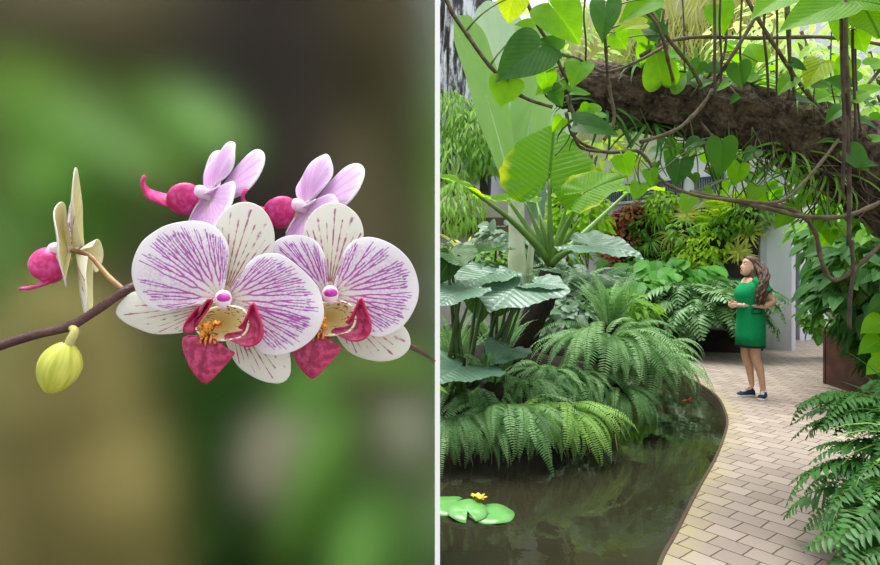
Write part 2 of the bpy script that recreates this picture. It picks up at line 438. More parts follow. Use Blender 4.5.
def flower(parent, W, variant, seed, mats=None, lipmat=None, scale=1.0, pale=False, pedicel=None, side=False, hi=True):
    fm = column_mesh().mesh('flower', COLUMN)
    fl = obj('flower', fm, parent, W)
    pm = [OM['pale'] if pale else OM['petal'], mats or OM['whiteback']]
    sm = [OM['pale'] if pale else OM['sepal'], mats or OM['whiteback']]
    lm = lipmat or LIP
    ns, nt = (230, 80) if hi else (110, 40)
    pl, pr, ds, sL, sR = (variant.get(k) for k in ('PL', 'PR', 'DS', 'SL', 'SR'))
    cup = variant.get('cup', 0)
    if ds: petal('dorsal_sepal', ds, (0, 3), wavy(-3, -2 + cup, 1.0, 1.5, 6, seed), sm, fl, 'sepal', seed, ns // 2, nt)
    if sL: petal('lateral_sepal', sL, (-4, -3), wavy(-6, -4 + cup, 1.5, 1.5, 6, seed + 1), sm, fl, 'sepal', seed, ns // 2, nt)
    if sR: petal('lateral_sepal', sR, (4, -4), wavy(-6, -4 + cup, 1.5, 1.5, 6, seed + 2), sm, fl, 'sepal', seed, ns // 2, nt)
    if pl: petal('petal', pl, (-2, 2), wavy(1, 12 + cup, 2.2, 2, 12, seed + 3), pm, fl, 'petal', seed + 3, ns, nt)
    if pr: petal('petal', pr, (3, 2), wavy(2, 14 + cup, 2.2, 2, 12, seed + 4), pm, fl, 'petal', seed + 4, ns, nt)
    if side:                                 # a bloom seen from the side shows its lip as a rounded pouch with a tongue
        mb = MB(); mb.ball((0, -18 * K, 24 * K), (16 * K, 22 * K, 21 * K), 18, 12, 0, lambda d: 1 + .08 * math.sin(5 * d.x + 3 * d.y))
        mb.build('lip', lm, fl)
        tg = smooth_path([Vector(p) for p in side], 5); V = []
        for i, p in enumerate(tg):
            t = i / (len(tg) - 1); wd = (11 * (1 - t) ** .7 + 1.2)
            V += [Vector((-wd, p.y + 2, p.z)) * K, p * K, Vector((wd, p.y + 2, p.z)) * K]
        mb = MB(); mb.grid(V, len(tg), 3); to = mb.build('lip_tongue', lm, fl)
        md = to.modifiers.new('thickness', 'SOLIDIFY'); md.thickness = .0012
        mb = MB(); mb.ball((0, -12 * K, 12 * K), (11 * K, 12 * K, 14 * K), 14, 10); mb.build('throat', THR, fl)
        return fl
    # lip: middle lobe, two side lobes curling forward, throat and callus
    petal('lip', MID, (-14, -36), lambda X, Y, T, S: 24 + 10 * T - 12 * T * T - 7 * np.abs(S - .5) * T, [lm], fl, 'lip', seed, 60, 30, .0008)
    rl = [(14,-26),(20,-20),(25,-10),(28,-2),(32,-12),(36,-24),(36,-34),(30,-41),(20,-43),(8,-39),(0,-34),(10,-32)]
    petal('lip_side_lobe', rl, (22, -30), lambda X, Y, T, S: 22 + 10 * T * T * np.clip((X - 2) / 30, 0, 1.2), [lm], fl, 'plain', seed, 60, 20, .0008)
    ll = [(-22,-14),(-16,-2),(-11,1),(-15,-7),(-22,-16),(-27,-24),(-30,-31),(-38,-31),(-39,-27),(-32,-16),(-22,-5)]
    petal('lip_side_lobe', ll, (-28, -20), lambda X, Y, T, S: 22 + 12 * T * T * np.clip((Y + 32) / 30, 0, 1.2), [lm], fl, 'plain', seed, 60, 20, .0008)
    th = [(-20,-14),(-10,-8),(4,-6),(16,-8),(22,-14),(23,-26),(17,-34),(4,-37),(-8,-37),(-20,-33),(-26,-25)]
    petal('throat', th + [th[0]], (-2, -22), lambda X, Y, T, S: 5 + 19 * T ** 2.5, [THR], fl, 'plain', seed, 60, 20, .0008)
    mb = MB(); q = random.Random(seed)
    for i in range(9):
        c = (-14 + q.uniform(-8, 8) + 25 * LEAN[0], -27 + q.uniform(-6, 5) + 25 * LEAN[1], 25 + q.uniform(-2, 2))
        r = q.uniform(3.6, 5.4); mb.ball([a * K for a in c], (r * K, r * K * .9, r * K), 10, 7)
    for i in range(4):
        x = -20 + i * 4.4 + 26 * LEAN[0]
        mb.tube([Vector((x, -32, 26)) * K, Vector((x - .5, -37, 29)) * K, Vector((x - 1, -40 - (i % 2) * 2, 28)) * K], [1.5 * K, 1.2 * K, .5 * K], 6)
    mb.build('callus', CAL, fl)
    mb = MB(); mb.ball([a * K for a in (LEAN[0] * 22.5, 2.6 + LEAN[1] * 22.5, 22.5)], (6.6 * K, 5.0 * K, 4.4 * K), 12, 8); mb.build('anther_cap', CAP, fl)
    return fl
ORC = P(0, 346, ORY)
orchid = thing('orchid', 'flowering orchid spray of magenta veined white blooms on a brown stem', 'orchid', ORC)
def oloc(px, py, Y): return P(px, py, Y) - ORC
def oW(px, py, Y, rot, s=1.0): return Matrix.Translation(oloc(px, py, Y)) @ rot.to_4x4() @ Matrix.Diagonal((s, s, s, 1))
BASEROT = Matrix(((1, 0, 0), (0, 0, -1), (0, 1, 0)))         # flower x right, y up, z towards -Y (the viewer)
def fr(yaw=0, pitch=0, roll=0):
    """yaw>0 turns the face to the left of the photo, pitch>0 tips it up, roll>0 turns anticlockwise"""
    return Matrix.Rotation(-math.radians(yaw), 3, 'Z') @ Matrix.Rotation(-math.radians(pitch), 3, 'X') @ BASEROT @ Matrix.Rotation(math.radians(roll), 3, 'Z')
FV = dict(PL=PET_L, PR=PET_R, DS=DORSAL, SL=SEP_L, SR=SEP_R)
PET_L2 = [(-3,6),(-2,24),(-4,40),(-12,54),(-24,60),(-38,61),(-50,57),(-60,48),(-66,34),(-66,18),(-58,6),(-44,-2),(-28,-3),(-14,0)]
SEP_R2 = [(0,-6),(0,-20),(8,-40),(22,-58),(40,-66),(58,-68),(74,-64),(84,-54),(84,-42),(76,-30),(58,-20),(34,-10),(16,-4)]
DOR2 = [(-6,4),(-12,22),(-22,44),(-26,62),(-20,80),(-8,92),(6,96),(20,92),(32,80),(36,62),(30,42),(18,22),(7,4)]
PET_R2 = [(6,6),(10,24),(14,42),(22,54),(36,59),(50,57),(66,49),(80,36),(88,20),(90,2),(84,-16),(72,-32),(56,-40),(42,-40),(30,-32),(18,-16),(8,-4)]
V2 = dict(PL=PET_L2, PR=PET_R2, DS=DOR2, SL=None, SR=SEP_R2)
LEAN[:] = (.35, .058)
f1 = flower(orchid, oW(223.4, 300.7, ORY, fr(0, 0, 0)), FV, 11); f1['label'] = 'large bloom facing the viewer'
LEAN[:] = (.18, .05)
f2 = flower(orchid, oW(329, 296, ORY + .018, fr(-4, 0, 0), 1.06), V2, 23); f2['label'] = 'bloom half hidden behind the large one'

# blooms seen from the side
LEAN[:] = (0.0, 0.0)
TG = [(0, -28, 10), (0, -40, 24), (0, -46, 44), (0, -46, 58)]
TG4 = [(0, -26, 14), (0, -36, 40), (0, -38, 62), (0, -26, 76), (0, -16, 78)]
def axes(a, d):
    a = Vector(a).normalized(); d = Vector(d); d = (d - a * d.dot(a)).normalized(); n = a.cross(d)
    return Matrix(((a.x, d.x, n.x), (a.y, d.y, n.y), (a.z, d.z, n.z)))
f3 = flower(orchid, oW(70, 250, ORY + .02, fr(68, -4, -4), .86), dict(PL=PET_L2, PR=PET_R2, DS=DORSAL, SL=SEP_L, SR=SEP_R, cup=-5), 31, OM['back'], PLIP, hi=False, side=TG); f3['label'] = 'bloom seen side on, yellow-green behind'
f4 = flower(orchid, oW(211, 199, ORY + .062, Matrix.Rotation(math.radians(47), 3, 'Z') @ Matrix.Rotation(math.radians(-16), 3, 'Y') @ axes((-.48, -.58, -.6), (.47, -.6, .58)), 1.0), dict(PL=PET_L2, PR=PET_R2, DS=DOR2, SL=SEP_L, SR=SEP_R, cup=6), 37, OM['whiteback'], PLIP, pale=True, hi=False, side=TG4); f4['label'] = 'pale bloom turned away to the left'
f5 = flower(orchid, oW(306, 212, ORY + .062, Matrix.Rotation(math.radians(47), 3, 'Z') @ Matrix.Rotation(math.radians(-16), 3, 'Y') @ axes((-.48, -.58, -.6), (.47, -.6, .58)), 1.0), dict(PL=PET_L2, PR=PET_R2, DS=DOR2, SL=None, SR=None, cup=6), 41, OM['whiteback'], PLIP, pale=True, hi=False, side=TG4); f5['label'] = 'pale bloom behind the half hidden one'
mb = MB()
sp = [(-40,362,.27),(0,346,.27),(35,335,.27),(70,326,.271),(100,308,.274),(125,291,.278),(150,282,.286),(200,290,.292),(270,318,.304),(350,330,.318),(412,347,.35)]
ep = smooth_path([oloc(*a) for a in sp] + [Vector((-.0072, .88, oloc(436, 361, .9).z)) - Vector((ORC.x, ORC.y, 0)) if False else oloc(434.6, 361, .90)], 6)
nn = len(ep); mb.tube(ep, [K * lerp(4.8, 3.6, i / nn) * (1 + .22 * math.exp(-((i - 18) / 1.2) ** 2) + .25 * math.exp(-((i - 30) / 1.2) ** 2)) for i in range(nn)], 12)
st = mb.build('stem', STEM, orchid)
mb = MB()
for pts, r0, r1 in ([[(125,291,.278),(108,276,.282),(90,256,.288),(72,250,.29)], 3.0, 2.4],):
    q = smooth_path([oloc(*a) for a in pts], 6); mb.tube(q, [K * lerp(r0, r1, i / len(q)) for i in range(len(q))], 10)
mb.build('pedicel', simple('orchid_pedicel_rose', srgb(150, 112, 92), srgb(176, 150, 96), .45, 160), orchid)
for pts in ([(150,282,.286),(190,280,.288),(215,294,.280)], [(200,290,.292),(206,250,.315),(206,205,.337)], [(270,318,.296),(300,305,.296),(325,297,.291)], [(270,318,.296),(298,260,.32),(303,214,.337)]):
    q = smooth_path([oloc(*a) for a in pts], 6); mb = MB(); mb.tube(q, K * 2.6, 10); mb.build('pedicel', GREENSTEM, orchid)
mb = MB(); q = smooth_path([oloc(72,328,.27), oloc(75,331,.268), oloc(72,338,.267), oloc(67,348,.267)], 5)
mb.tube(q, [K * lerp(3.6, 5.0, i / len(q)) for i in range(len(q))], 10)
bud = mb.build('bud', GREENSTEM, orchid)
mb = MB(); V = []; uv = []; ax = (oloc(50, 392, .267) - oloc(68, 344, .267)).normalized(); c0 = oloc(68, 343, .267); sd = ax.cross(Vector((0, 1, 0))).normalized(); fw = ax.cross(sd)
for i in range(25):
    t = i / 24; rr = 21.5 * (math.sin(PI * min(1, t * .95 + .025)) ** .6) * (1 - .18 * t) * K
    for j in range(36):
        a = 2 * PI * j / 36; k = 1 + .045 * math.cos(3 * a + .6) + .02 * math.cos(9 * a)
        V.append(c0 + ax * (t * 52 * K) + (sd * math.cos(a) + fw * math.sin(a)) * rr * k); uv.append((j / 36, t))
mb.grid(V, 25, 36, uv, 0, wrap=True); mb.build('bud_sepals', BUDM, bud)
# ================================================================ the setting
MAT = {}
def paving():
    t = NT('brick_paving'); oc = t.coord('Object')
    mp = t.n('Mapping', {0: oc, 2: (0, 0, math.radians(51))}).outputs[0]
    wob = t.n('VectorMath', {0: mp, 1: t.n('VectorMath', {0: t.n('TexNoise', {'Vector': oc, 'Scale': 5.0, 'Detail': 2.0}).outputs[1], 1: (.02, .02, 0)}, operation='MULTIPLY').outputs[0]}, operation='ADD').outputs[0]
    br = t.n('TexBrick', {'Vector': wob, 'Color1': (0, 0, 0, 1), 'Color2': (1, 1, 1, 1), 'Mortar': (.5, .5, .5, 1), 'Scale': 1.0, 'Mortar Size': .0048, 'Mortar Smooth': .3, 'Bias': 0.0, 'Brick Width': .2, 'Row Height': .15}, offset=.5)
    one = t.mix(br.outputs[0], srgb(150, 136, 128), srgb(174, 160, 149))
    grit = t.noise(60, 5, oc)
    one = t.mix(t.math('MULTIPLY', t.step(grit, .35, .7), .35), one, srgb(170, 152, 140))
    moss = t.noise(1.1, 4, oc); mo2 = t.noise(9, 4, oc)
    att = t.n('Attribute', None, attribute_name='edge').outputs['Fac']
    mk = t.step(t.math('ADD', t.math('ADD', t.math('MULTIPLY', moss, .75), t.math('MULTIPLY', mo2, .45)), t.math('MULTIPLY', att, .34)), .74, 1.08)
    one = t.mix(t.math('MULTIPLY', mk, .6), one, srgb(172, 162, 106))
    cold = t.mix(t.step(mo2, .4, .6), srgb(84, 68, 60), srgb(78, 76, 52))
    col = t.mix(br.outputs[1], one, cold)
    h = t.math('ADD', t.math('MULTIPLY', br.outputs[1], -1.0), t.math('MULTIPLY', grit, .3))
    return t.done(t.pbr(col, .75, .25, t.bump(h, .5, .006)))
def plaster(name, c1, c2, c3):
    t = NT(name); oc = t.coord('Object'); a = t.noise(1.3, 5, oc); b = t.noise(14, 4, oc)
    st = t.n('TexNoise', {'Vector': t.n('Mapping', {0: oc, 3: (5, 5, .5)}).outputs[0], 'Scale': 1.0, 'Detail': 4.0}).outputs[0]
    col = t.mix(t.step(a, .35, .65), c1, c2)
    col = t.mix(t.math('MULTIPLY', t.step(st, .52, .75), .55), col, c3)
    return t.done(t.pbr(col, .8, .25, t.bump(b, .15, .01)))
M_PAVE = paving()
M_WALL = plaster('white_plaster', srgb(206, 208, 222), srgb(216, 217, 228), srgb(178, 180, 184))
M_PIER = plaster('grey_concrete', srgb(176, 180, 190), srgb(192, 194, 202), srgb(140, 146, 132))
M_DOOR = simple('grey_door_paint', srgb(160, 166, 186), srgb(168, 173, 192), .5, 3)
M_KERB = simple('dark_red_kerb', srgb(88, 62, 52), srgb(78, 72, 50), .8, 9, bump=.3)
M_SOIL = simple('soil_and_roots', srgb(40, 31, 22), srgb(22, 17, 12), .95, 14, bump=.8, bscale=22)
M_BED = simple('pond_mud', srgb(40, 38, 26), srgb(26, 26, 18), .9, 3)
M_ROCK = simple('dark_wet_rock', srgb(66, 62, 64), srgb(36, 34, 36), .5, 2.5, spec=.6, bump=.8, bscale=6)
M_COPE = simple('brown_coping', srgb(110, 84, 72), srgb(92, 70, 62), .7, 4)
M_STEEL = simple('rusted_steel', srgb(98, 62, 50), srgb(72, 46, 40), .65, 5, bump=.25, bscale=30)
M_WHITE = simple('white_enamel', srgb(250, 250, 250), None, .4)
M_LOUV = simple('blue_grey_louvre', srgb(120, 126, 146), srgb(96, 102, 122), .5, 6)
M_DARK = simple('painted_recess_shade', srgb(34, 36, 42), None, .8)  # shade behind the louvre slats, painted as a flat dark colour
def water_mat():
    t = NT('dark_pond_water'); oc = t.coord('Object')
    nrm = t.bump(t.math('ADD', t.noise(5, 3, oc), t.math('MULTIPLY', t.noise(1.2, 2, oc), 1.5)), .06, .03)
    fres = t.n('Fresnel', {'IOR': 1.36, 'Normal': nrm}).outputs[0]
    gl = t.n('BsdfGlossy', {'Color': (.95, .97, 1, 1), 'Roughness': .03, 'Normal': nrm}).outputs[0]
    tr = t.n('BsdfTransparent', {'Color': (.42, .38, .26, 1)}).outputs[0]
    df = t.n('BsdfDiffuse', {'Color': srgb(64, 62, 46)}).outputs[0]
    body = t.n('MixShader', {0: .55, 1: tr, 2: df}).outputs[0]
    return t.done(t.n('MixShader', {0: t.math('MINIMUM', t.math('MULTIPLY', fres, 1.25), 1.0), 1: body, 2: gl}).outputs[0])
M_WATER = water_mat()
WZ = -.075
KERB = smooth_path([Vector(p + (0,)) for p in [(.35,-1.6),(.45,.6),(.68,2.0),(.93,2.75),(1.17,3.31),(1.43,3.74),(1.83,4.41),(2.33,5.22),(2.87,6.2),(3.14,6.84),(3.36,7.5),(3.47,8.1),(3.53,9.0),(3.46,9.8),(3.22,10.4),(2.7,11.0),(2.0,11.5),(1.2,11.9)]], 6)
def floor():
    mb = MB(); bm = bmesh.new()
    n = len(KERB); V = []; edge = []
    wid = [0, .12, .3, .7, 1.6, 3.5]
    # rows that follow the pond edge, so the moss can grow along it
    nrm = []
    for i in range(n):
        d = (KERB[min(i + 1, n - 1)] - KERB[max(i - 1, 0)]).normalized(); nrm.append(Vector((d.y, -d.x, 0)))
    outer = [Vector((14, -1.6, 0))] * n
    for j, wj in enumerate((0, .1, .25, .5)):
        for i in range(n):
            p = KERB[i] + nrm[i] * wj
            V.append(p); edge.append((1, .75, .3, 0)[j])
    Fc = [(j * n + i, (j + 1) * n + i, (j + 1) * n + i + 1, j * n + i + 1) for j in range(3) for i in range(n - 1)]
    base = 3 * n
    far = [Vector((13, -1.6, 0)), Vector((13, 19, 0)), Vector((-2, 19, 0)), Vector((-2, 12.6, 0))]
    k = len(V); V += far; edge += [0] * 4
    ring = [base + i for i in range(n)] + [k + 3, k + 2, k + 1, k]
    Fc.append(tuple(reversed(ring)))
    mb.add(V, [f[::-1] for f in Fc], None)
    me = mb.mesh('floor', M_PAVE, False)
    at = me.attributes.new('edge', 'FLOAT', 'POINT'); at.data.foreach_set('value', np.array(edge, np.float32))
    bm.from_mesh(me); bmesh.ops.triangulate(bm, faces=[f for f in bm.faces if len(f.verts) > 4]); bmesh.ops.recalc_face_normals(bm, faces=bm.faces)
    if sum(f.normal.z for f in bm.faces) < 0: bmesh.ops.reverse_faces(bm, faces=bm.faces)
    bm.to_mesh(me); bm.free()
    return struct(obj('floor', me))
floor()
mb = MB(); V = []
for p_i, p in enumerate(KERB):
    d = (KERB[min(p_i + 1, len(KERB) - 1)] - KERB[max(p_i - 1, 0)]).normalized(); q = Vector((-d.y, d.x, 0))
    V += [p + q * .010 + Vector((0, 0, -1.0)), p + q * .010 + Vector((0, 0, .003)), p - q * .012 + Vector((0, 0, .006)), p - q * .012 + Vector((0, 0, -1.0))]
mb.grid(V, len(KERB), 4); struct(mb.build('trim_1', M_KERB, None, None, False))
mb = MB(); mb.add([(-4, -1.6, WZ), (4, -1.6, WZ), (4, 12.6, WZ), (-4, 12.6, WZ)], [(0, 1, 2, 3)]); struct(mb.build('pond_water', M_WATER, None, None, False))
mb = MB(); mb.add([(-4, -1.6, -.95), (4, -1.6, -.95), (4, 12.6, -.95), (-4, 12.6, -.95)], [(0, 1, 2, 3)]); struct(mb.build('pond_ground', M_BED, None, None, False))

# planted mound in the pond, running back to the beds
def mound_z(x, y):
    def dome(cx, cy, rx, ry, h, p=3.0):
        r = (abs((x - cx) / rx) ** p + abs((y - cy) / ry) ** p) ** (1 / p); return h * max(0.0, 1 - r ** 3.2)
    z = max(dome(.35, 7.3, 1.75, 1.6, 1.2), dome(1.35, 7.4, 1.0, .95, 1.0), dome(-.6, 8.6, 3.0, 3.0, 1.0), dome(.4, 11.4, 2.6, 1.8, 1.0))
    return z - .55 + .05 * math.sin(5 * x + 1.3 * y) * math.sin(4 * y)
mb = MB(); V = []
nx, ny = 70, 90
for j in range(ny):
    for i in range(nx): x = lerp(-3.4, 3.2, i / (nx - 1)); y = lerp(5.0, 13.2, j / (ny - 1)); V.append((x, y, mound_z(x, y) if x > -3.2 else -.6))
mb.grid(V, ny, nx); struct(mb.build('ground_1', M_SOIL))

# white back wall with its louvred windows, pier and door
WA, WB = Vector((-1.2, 19.2, 0)), Vector((6.55, 11.55, 0))
wd = (WB - WA).normalized(); wn = Vector((wd.y, -wd.x, 0))
if wn.y > 0: wn = -wn
def wallbox(name, mat, a, b, n, th, z0, z1):
    mb = MB(); q = [a, b, b - n * th, a - n * th]
    mb.add([(p.x, p.y, z0) for p in q] + [(p.x, p.y, z1) for p in q], [(0,3,2,1),(4,5,6,7),(0,1,5,4),(1,2,6,5),(2,3,7,6),(3,0,4,7)])
    return struct(mb.build(name, mat, None, None, False))
wallbox('wall_back', M_WALL, WA, WB, wn, .25, 0, 7.6)
def louvre(idx, c, wdt, hgt, sill=True, nsl=12):
    """a dark panel painted as recess shade, with upright louvre slats and a projecting sill on the back wall"""
    W = frame(c, (0, 0, 1), wn) if False else Matrix(((wd.x, 0, wn.x, c.x), (wd.y, 0, wn.y, c.y), (0, 1, 0, c.z), (0, 0, 0, 1)))
    mb = MB(); mb.box((-wdt / 2, -hgt / 2, .002), (wdt / 2, hgt / 2, .02)); o = struct(mb.build('window_%d' % idx, M_DARK, None, W, False))
    mb = MB()
    for i in range(nsl): x = lerp(-wdt / 2, wdt / 2, (i + .5) / nsl); mb.box((x - wdt / nsl * .28, -hgt / 2, .02), (x + wdt / nsl * .28, hgt / 2, .06))
    mb.build('louvre', M_LOUV, o, None, False)
    mb = MB(); mb.box((-wdt / 2 - .05, hgt / 2, .0), (wdt / 2 + .05, hgt / 2 + .05, .1)); mb.box((-wdt / 2 - .05, -hgt / 2 - .05, .0), (wdt / 2 + .05, -hgt / 2, .16))
    mb.build('window_sill', M_WALL, o, None, False)
def on_wall(px, z):
    """the point of the back wall at height z that the photograph shows in column px"""
    k = (px - 440) / F; t = (k * WA.y - WA.x) / (wd.x - k * wd.y); p = WA + wd * t; return Vector((p.x, p.y, z)) + wn * .004
for i, px in enumerate((597, 615, 641, 670, 709)): louvre(i + 1, on_wall(px, 3.2), .58, .38)
for i, (px, z) in enumerate(((655, 6.3), (705, 6.1))): louvre(6 + i, on_wall(px, z), 1.1, 1.0, nsl=18)
def box_struct(name, lo, hi, mat):
    mb = MB(); mb.box(lo, hi); return struct(mb.build(name, mat, None, None, False))
box_struct('trim_2', (6.13, 11.85, 0), (6.42, 12.75, 7.6), M_PIER)
DA, DB = Vector((6.42, 12.62, 0)), Vector((11.5, 14.9, 0)); dd = (DB - DA).normalized(); dn = Vector((dd.y, -dd.x, 0))
L1 = (Vector((6.9, 12.8, 0)) - DA).length * 0 + .42; L2 = L1 + .90
def dpt(l, z=0.0): p = DA + dd * l; return Vector((p.x, p.y, z))
wallbox('wall_right', M_WALL, dpt(L2), DB, dn, .25, 0, 7.6)
wallbox('wall_right', M_WALL, dpt(0), dpt(L2), dn, .25, 2.02, 7.6)
wallbox('wall_right', M_WALL, dpt(0), dpt(L1), dn, .25, 0, 2.02)
W = Matrix(((dd.x, dn.x, 0, dpt(L1).x), (dd.y, dn.y, 0, dpt(L1).y), (0, 0, 1, 0), (0, 0, 0, 1)))
mb = MB(); mb.box((0, -.2, 0), (L2 - L1, -.14, 2.02)); door = struct(mb.build('door_1', M_DOOR, None, W, False))
mb = MB()
for i in range(1, 6): x = (L2 - L1) * i / 6; mb.box((x - .006, -.14, .02), (x + .006, -.137, 2.0))
mb.build('door_seam', simple('door_seam_grey', srgb(132, 138, 158), None, .6), door, None, False)  # thin strips in a darker grey than the door
mb = MB(); mb.box((L2 - L1, -.14, 0), (L2 - L1 + .09, .025, 2.1)); mb.build('door_jamb', M_WALL, door, None, False)
# low wall and wet rock face behind the pond
wallbox('wall_left', plaster('stained_concrete', srgb(190, 188, 186), srgb(170, 166, 160), srgb(140, 132, 112)), Vector((-3, 13.4, 0)), Vector((1.75, 13.4, 0)), Vector((0, -1, 0)), .3, 0, 3.0)
box_struct('trim_3', (-3, 13.3, 2.28), (1.8, 13.42, 2.62), M_COPE)
mb = MB(); V = []
for j in range(40):
    for i in range(34):
        x = lerp(-4.5, 1.35, i / 33); z = lerp(1.5, 9.5, j / 39)
        y = 15.2 + .35 * math.sin(2.1 * x + z) + .2 * math.sin(3.7 * z + 2 * x) + NR.uniform(-.07, .07) - .02 * (z - 2) + (0 if i < 33 else 1.2)
        V.append((x, y, z))
mb.grid(V, 40, 34); rock = struct(mb.build('wall_rock', M_ROCK))
def fall_mat():
    t = NT('falling_water'); oc = t.coord('Object')
    n1 = t.n('TexNoise', {'Vector': t.n('Mapping', {0: oc, 3: (9, 9, 1.6)}).outputs[0], 'Scale': 1.0, 'Detail': 6.0, 'Roughness': .65}).outputs[0]
    a = t.step(n1, .42, .64)
    return t.done(t.n('MixShader', {0: t.math('MULTIPLY', a, .85), 1: t.n('BsdfTransparent').outputs[0], 2: t.pbr(srgb(236, 240, 250), .4, .5)}).outputs[0])
mb = MB()
M_FALL = fall_mat()
for k in range(9):
    x0 = -2.2 + k * .36; V = []; ww = R.uniform(.16, .3)
    for j in range(30):
        z = lerp(9.3, 1.2, j / 29)
        for i in range(5):
            x = x0 + (i - 2) / 2 * ww * (1 + .2 * j / 29); V.append((x + .05 * math.sin(z * 1.7 + k), 14.62 - .012 * max(0, 9 - z) ** 1.6 + .05 * math.cos((i - 2) * 1.1) - (k % 3) * .06, z))
    mb.grid(V, 30, 5)
wf = tag(mb.build('waterfall', M_FALL), 'white streaks of water falling down the dark rock face', 'waterfall'); wf['kind'] = 'stuff'
# rusted steel planter by the door
mb = MB(); X0, X1, Y0, Y1, HT = 5.0, 6.9, 4.6, 8.4, .71
def planter_quad(z0, z1):
    return [(5.0, Y0, z0), (6.95, Y0, z0), (7.0, Y1, z0), (5.19, Y1, z0)], [(5.0, Y0, z1), (6.95, Y0, z1), (7.0, Y1, z1), (5.19, Y1, z1)]
a, b = planter_quad(0, HT); c = [(x + (.03 if x < 6 else -.03), y + (.03 if y < 6 else -.03), HT) for x, y, _ in a]; e = [(x, y, HT - .1) for x, y, _ in c]
mb.add(a + b + c + e, [(0,3,2,1)] + [(i, (i + 1) % 4, 4 + (i + 1) % 4, 4 + i) for i in range(4)] + [(4 + i, 4 + (i + 1) % 4, 8 + (i + 1) % 4, 8 + i) for i in range(4)] + [(8 + i, 8 + (i + 1) % 4, 12 + (i + 1) % 4, 12 + i) for i in range(4)])
pl = tag(mb.build('planter', M_STEEL, None, None, False), 'rust brown steel planter box standing on the brick path', 'planter')
mb = MB(); mb.add(e, [(0, 1, 2, 3)]); mb.build('soil', M_SOIL, pl, None, False)
mb = MB()
for yy in (8.36, 7.3, 6.2, 5.1):
    x = lerp(5.0, 5.19, (yy - Y0) / (Y1 - Y0)); mb.box((x - .012, yy - .02, .0), (x + .0, yy + .02, HT + .004))
mb.build('seam', M_STEEL, pl, None, False)

# ---------------------------------------------------------------- behind the orchid: added pane that blurs, added white post, then a mossy bank
def frost():
    t = NT('frosted_glass')
    return t.done(t.n('BsdfRefraction', {'Color': (1, 1, 1, 1), 'Roughness': FROST, 'IOR': 1.45}).outputs[0])
FROST = .33
GY = .95
mb = MB(); mb.box((-1.6, GY, .0), (-.0040, GY + .012, 3.0)); pane = struct(mb.build('window_8', frost(), None, None, False))  # added pane: scatters the view so the growth behind looks out of focus
mb = MB(); mb.box((-.0077, GY - .012, 0), (-.00005, GY + .024, 3.0)); struct(mb.build('added_divider_post', M_WHITE, None, None, False))  # added post, stands for the white line dividing the two views
mb = MB(); V = []
for j in range(40):
    for i in range(50):
        x = lerp(-5.2, -.02, i / 49); z = lerp(-.1, 4.6, j / 39)
        V.append((x, 3.6 + .25 * math.sin(2.3 * x + 1.1 * z) + .2 * math.sin(3.1 * z - x) - .05 * z + NR.uniform(-.04, .04), z))
mb.grid(V, 40, 50)
def bank_mat():
    t = NT('mossy_earth'); oc = t.coord('Object'); a = t.noise(1.4, 4, oc); b = t.noise(5, 4, oc)
    col = t.mix(t.step(a, .38, .62), srgb(70, 64, 46), srgb(140, 128, 98)); col = t.mix(t.math('MULTIPLY', t.step(b, .45, .65), .4), col, srgb(92, 104, 56))
    return t.done(t.pbr(col, .95, .1, t.bump(b, .8, .05)))
struct(mb.build('wall_bank', bank_mat()))
mb = MB(); mb.add([(-5.2, 1.0, .0), (-.02, 1.0, .0), (-.02, 3.9, .0), (-5.2, 3.9, .0)], [(0, 1, 2, 3)]); struct(mb.build('ground_2', M_SOIL, None, None, False))
M_MOSSROCK = simple('mossy_boulder', srgb(190, 174, 108), srgb(132, 124, 68), .95, 5, bump=.6)
M_BARK = simple('dark_bark', srgb(52, 42, 34), srgb(28, 24, 20), .9, 6, bump=.8, bscale=14)
def boulder(label, c, r, mat, seed):
    q = random.Random(seed); a, b, d = q.uniform(0, 6), q.uniform(0, 6), q.uniform(0, 6)
    mb = MB(); mb.ball((0, 0, 0), r, 28, 18, 0, lambda v: 1 + .08 * math.sin(3 * v.x + a) + .07 * math.sin(4 * v.y + b) + .06 * math.sin(5 * v.z + d))
    return tag(mb.build('boulder', mat, None, Matrix.Translation(c)), label, 'rock')
bp = P(70, 490, 1.9); boulder('yellowish mossy boulder low on the left behind the orchid', (bp.x, 1.9, .72), (.34, .3, .75), M_MOSSROCK, 3)
bp = P(424, 438, 2.4); mb = MB(); mb.tube([(bp.x - .10, 2.4, -.02), (bp.x - .10, 2.4, .4), (bp.x - .10, 2.4, bp.z - .10)], [.14, .11, .12], 14, bump=.06); tag(mb.build('stump', M_BARK), 'dark stump carrying a pale stone behind the orchid', 'stump')
boulder('pale stone on a dark stump behind the orchid', (bp.x - .08, 2.4, bp.z), (.10, .1, .11), simple('pale_stone', srgb(190, 186, 170), srgb(160, 156, 140), .8, 8), 5)
bp = P(405, 20, 2.6); 
mb = MB(); q = smooth_path([(P(272, 200, 2.7).x, 2.7, -.05), (P(272, 200, 2.7).x - .05, 2.7, 1.4), (P(258, 200, 2.7).x, 2.75, 2.4), (P(246, 200, 2.7).x, 2.8, 4.2)], 8)
mb.tube(q, [.34 - .05 * i / len(q) for i in range(len(q))], 18, bump=.05); tag(mb.build('tree', M_BARK), 'dark thick tree trunk rising blurred behind the orchid', 'tree')
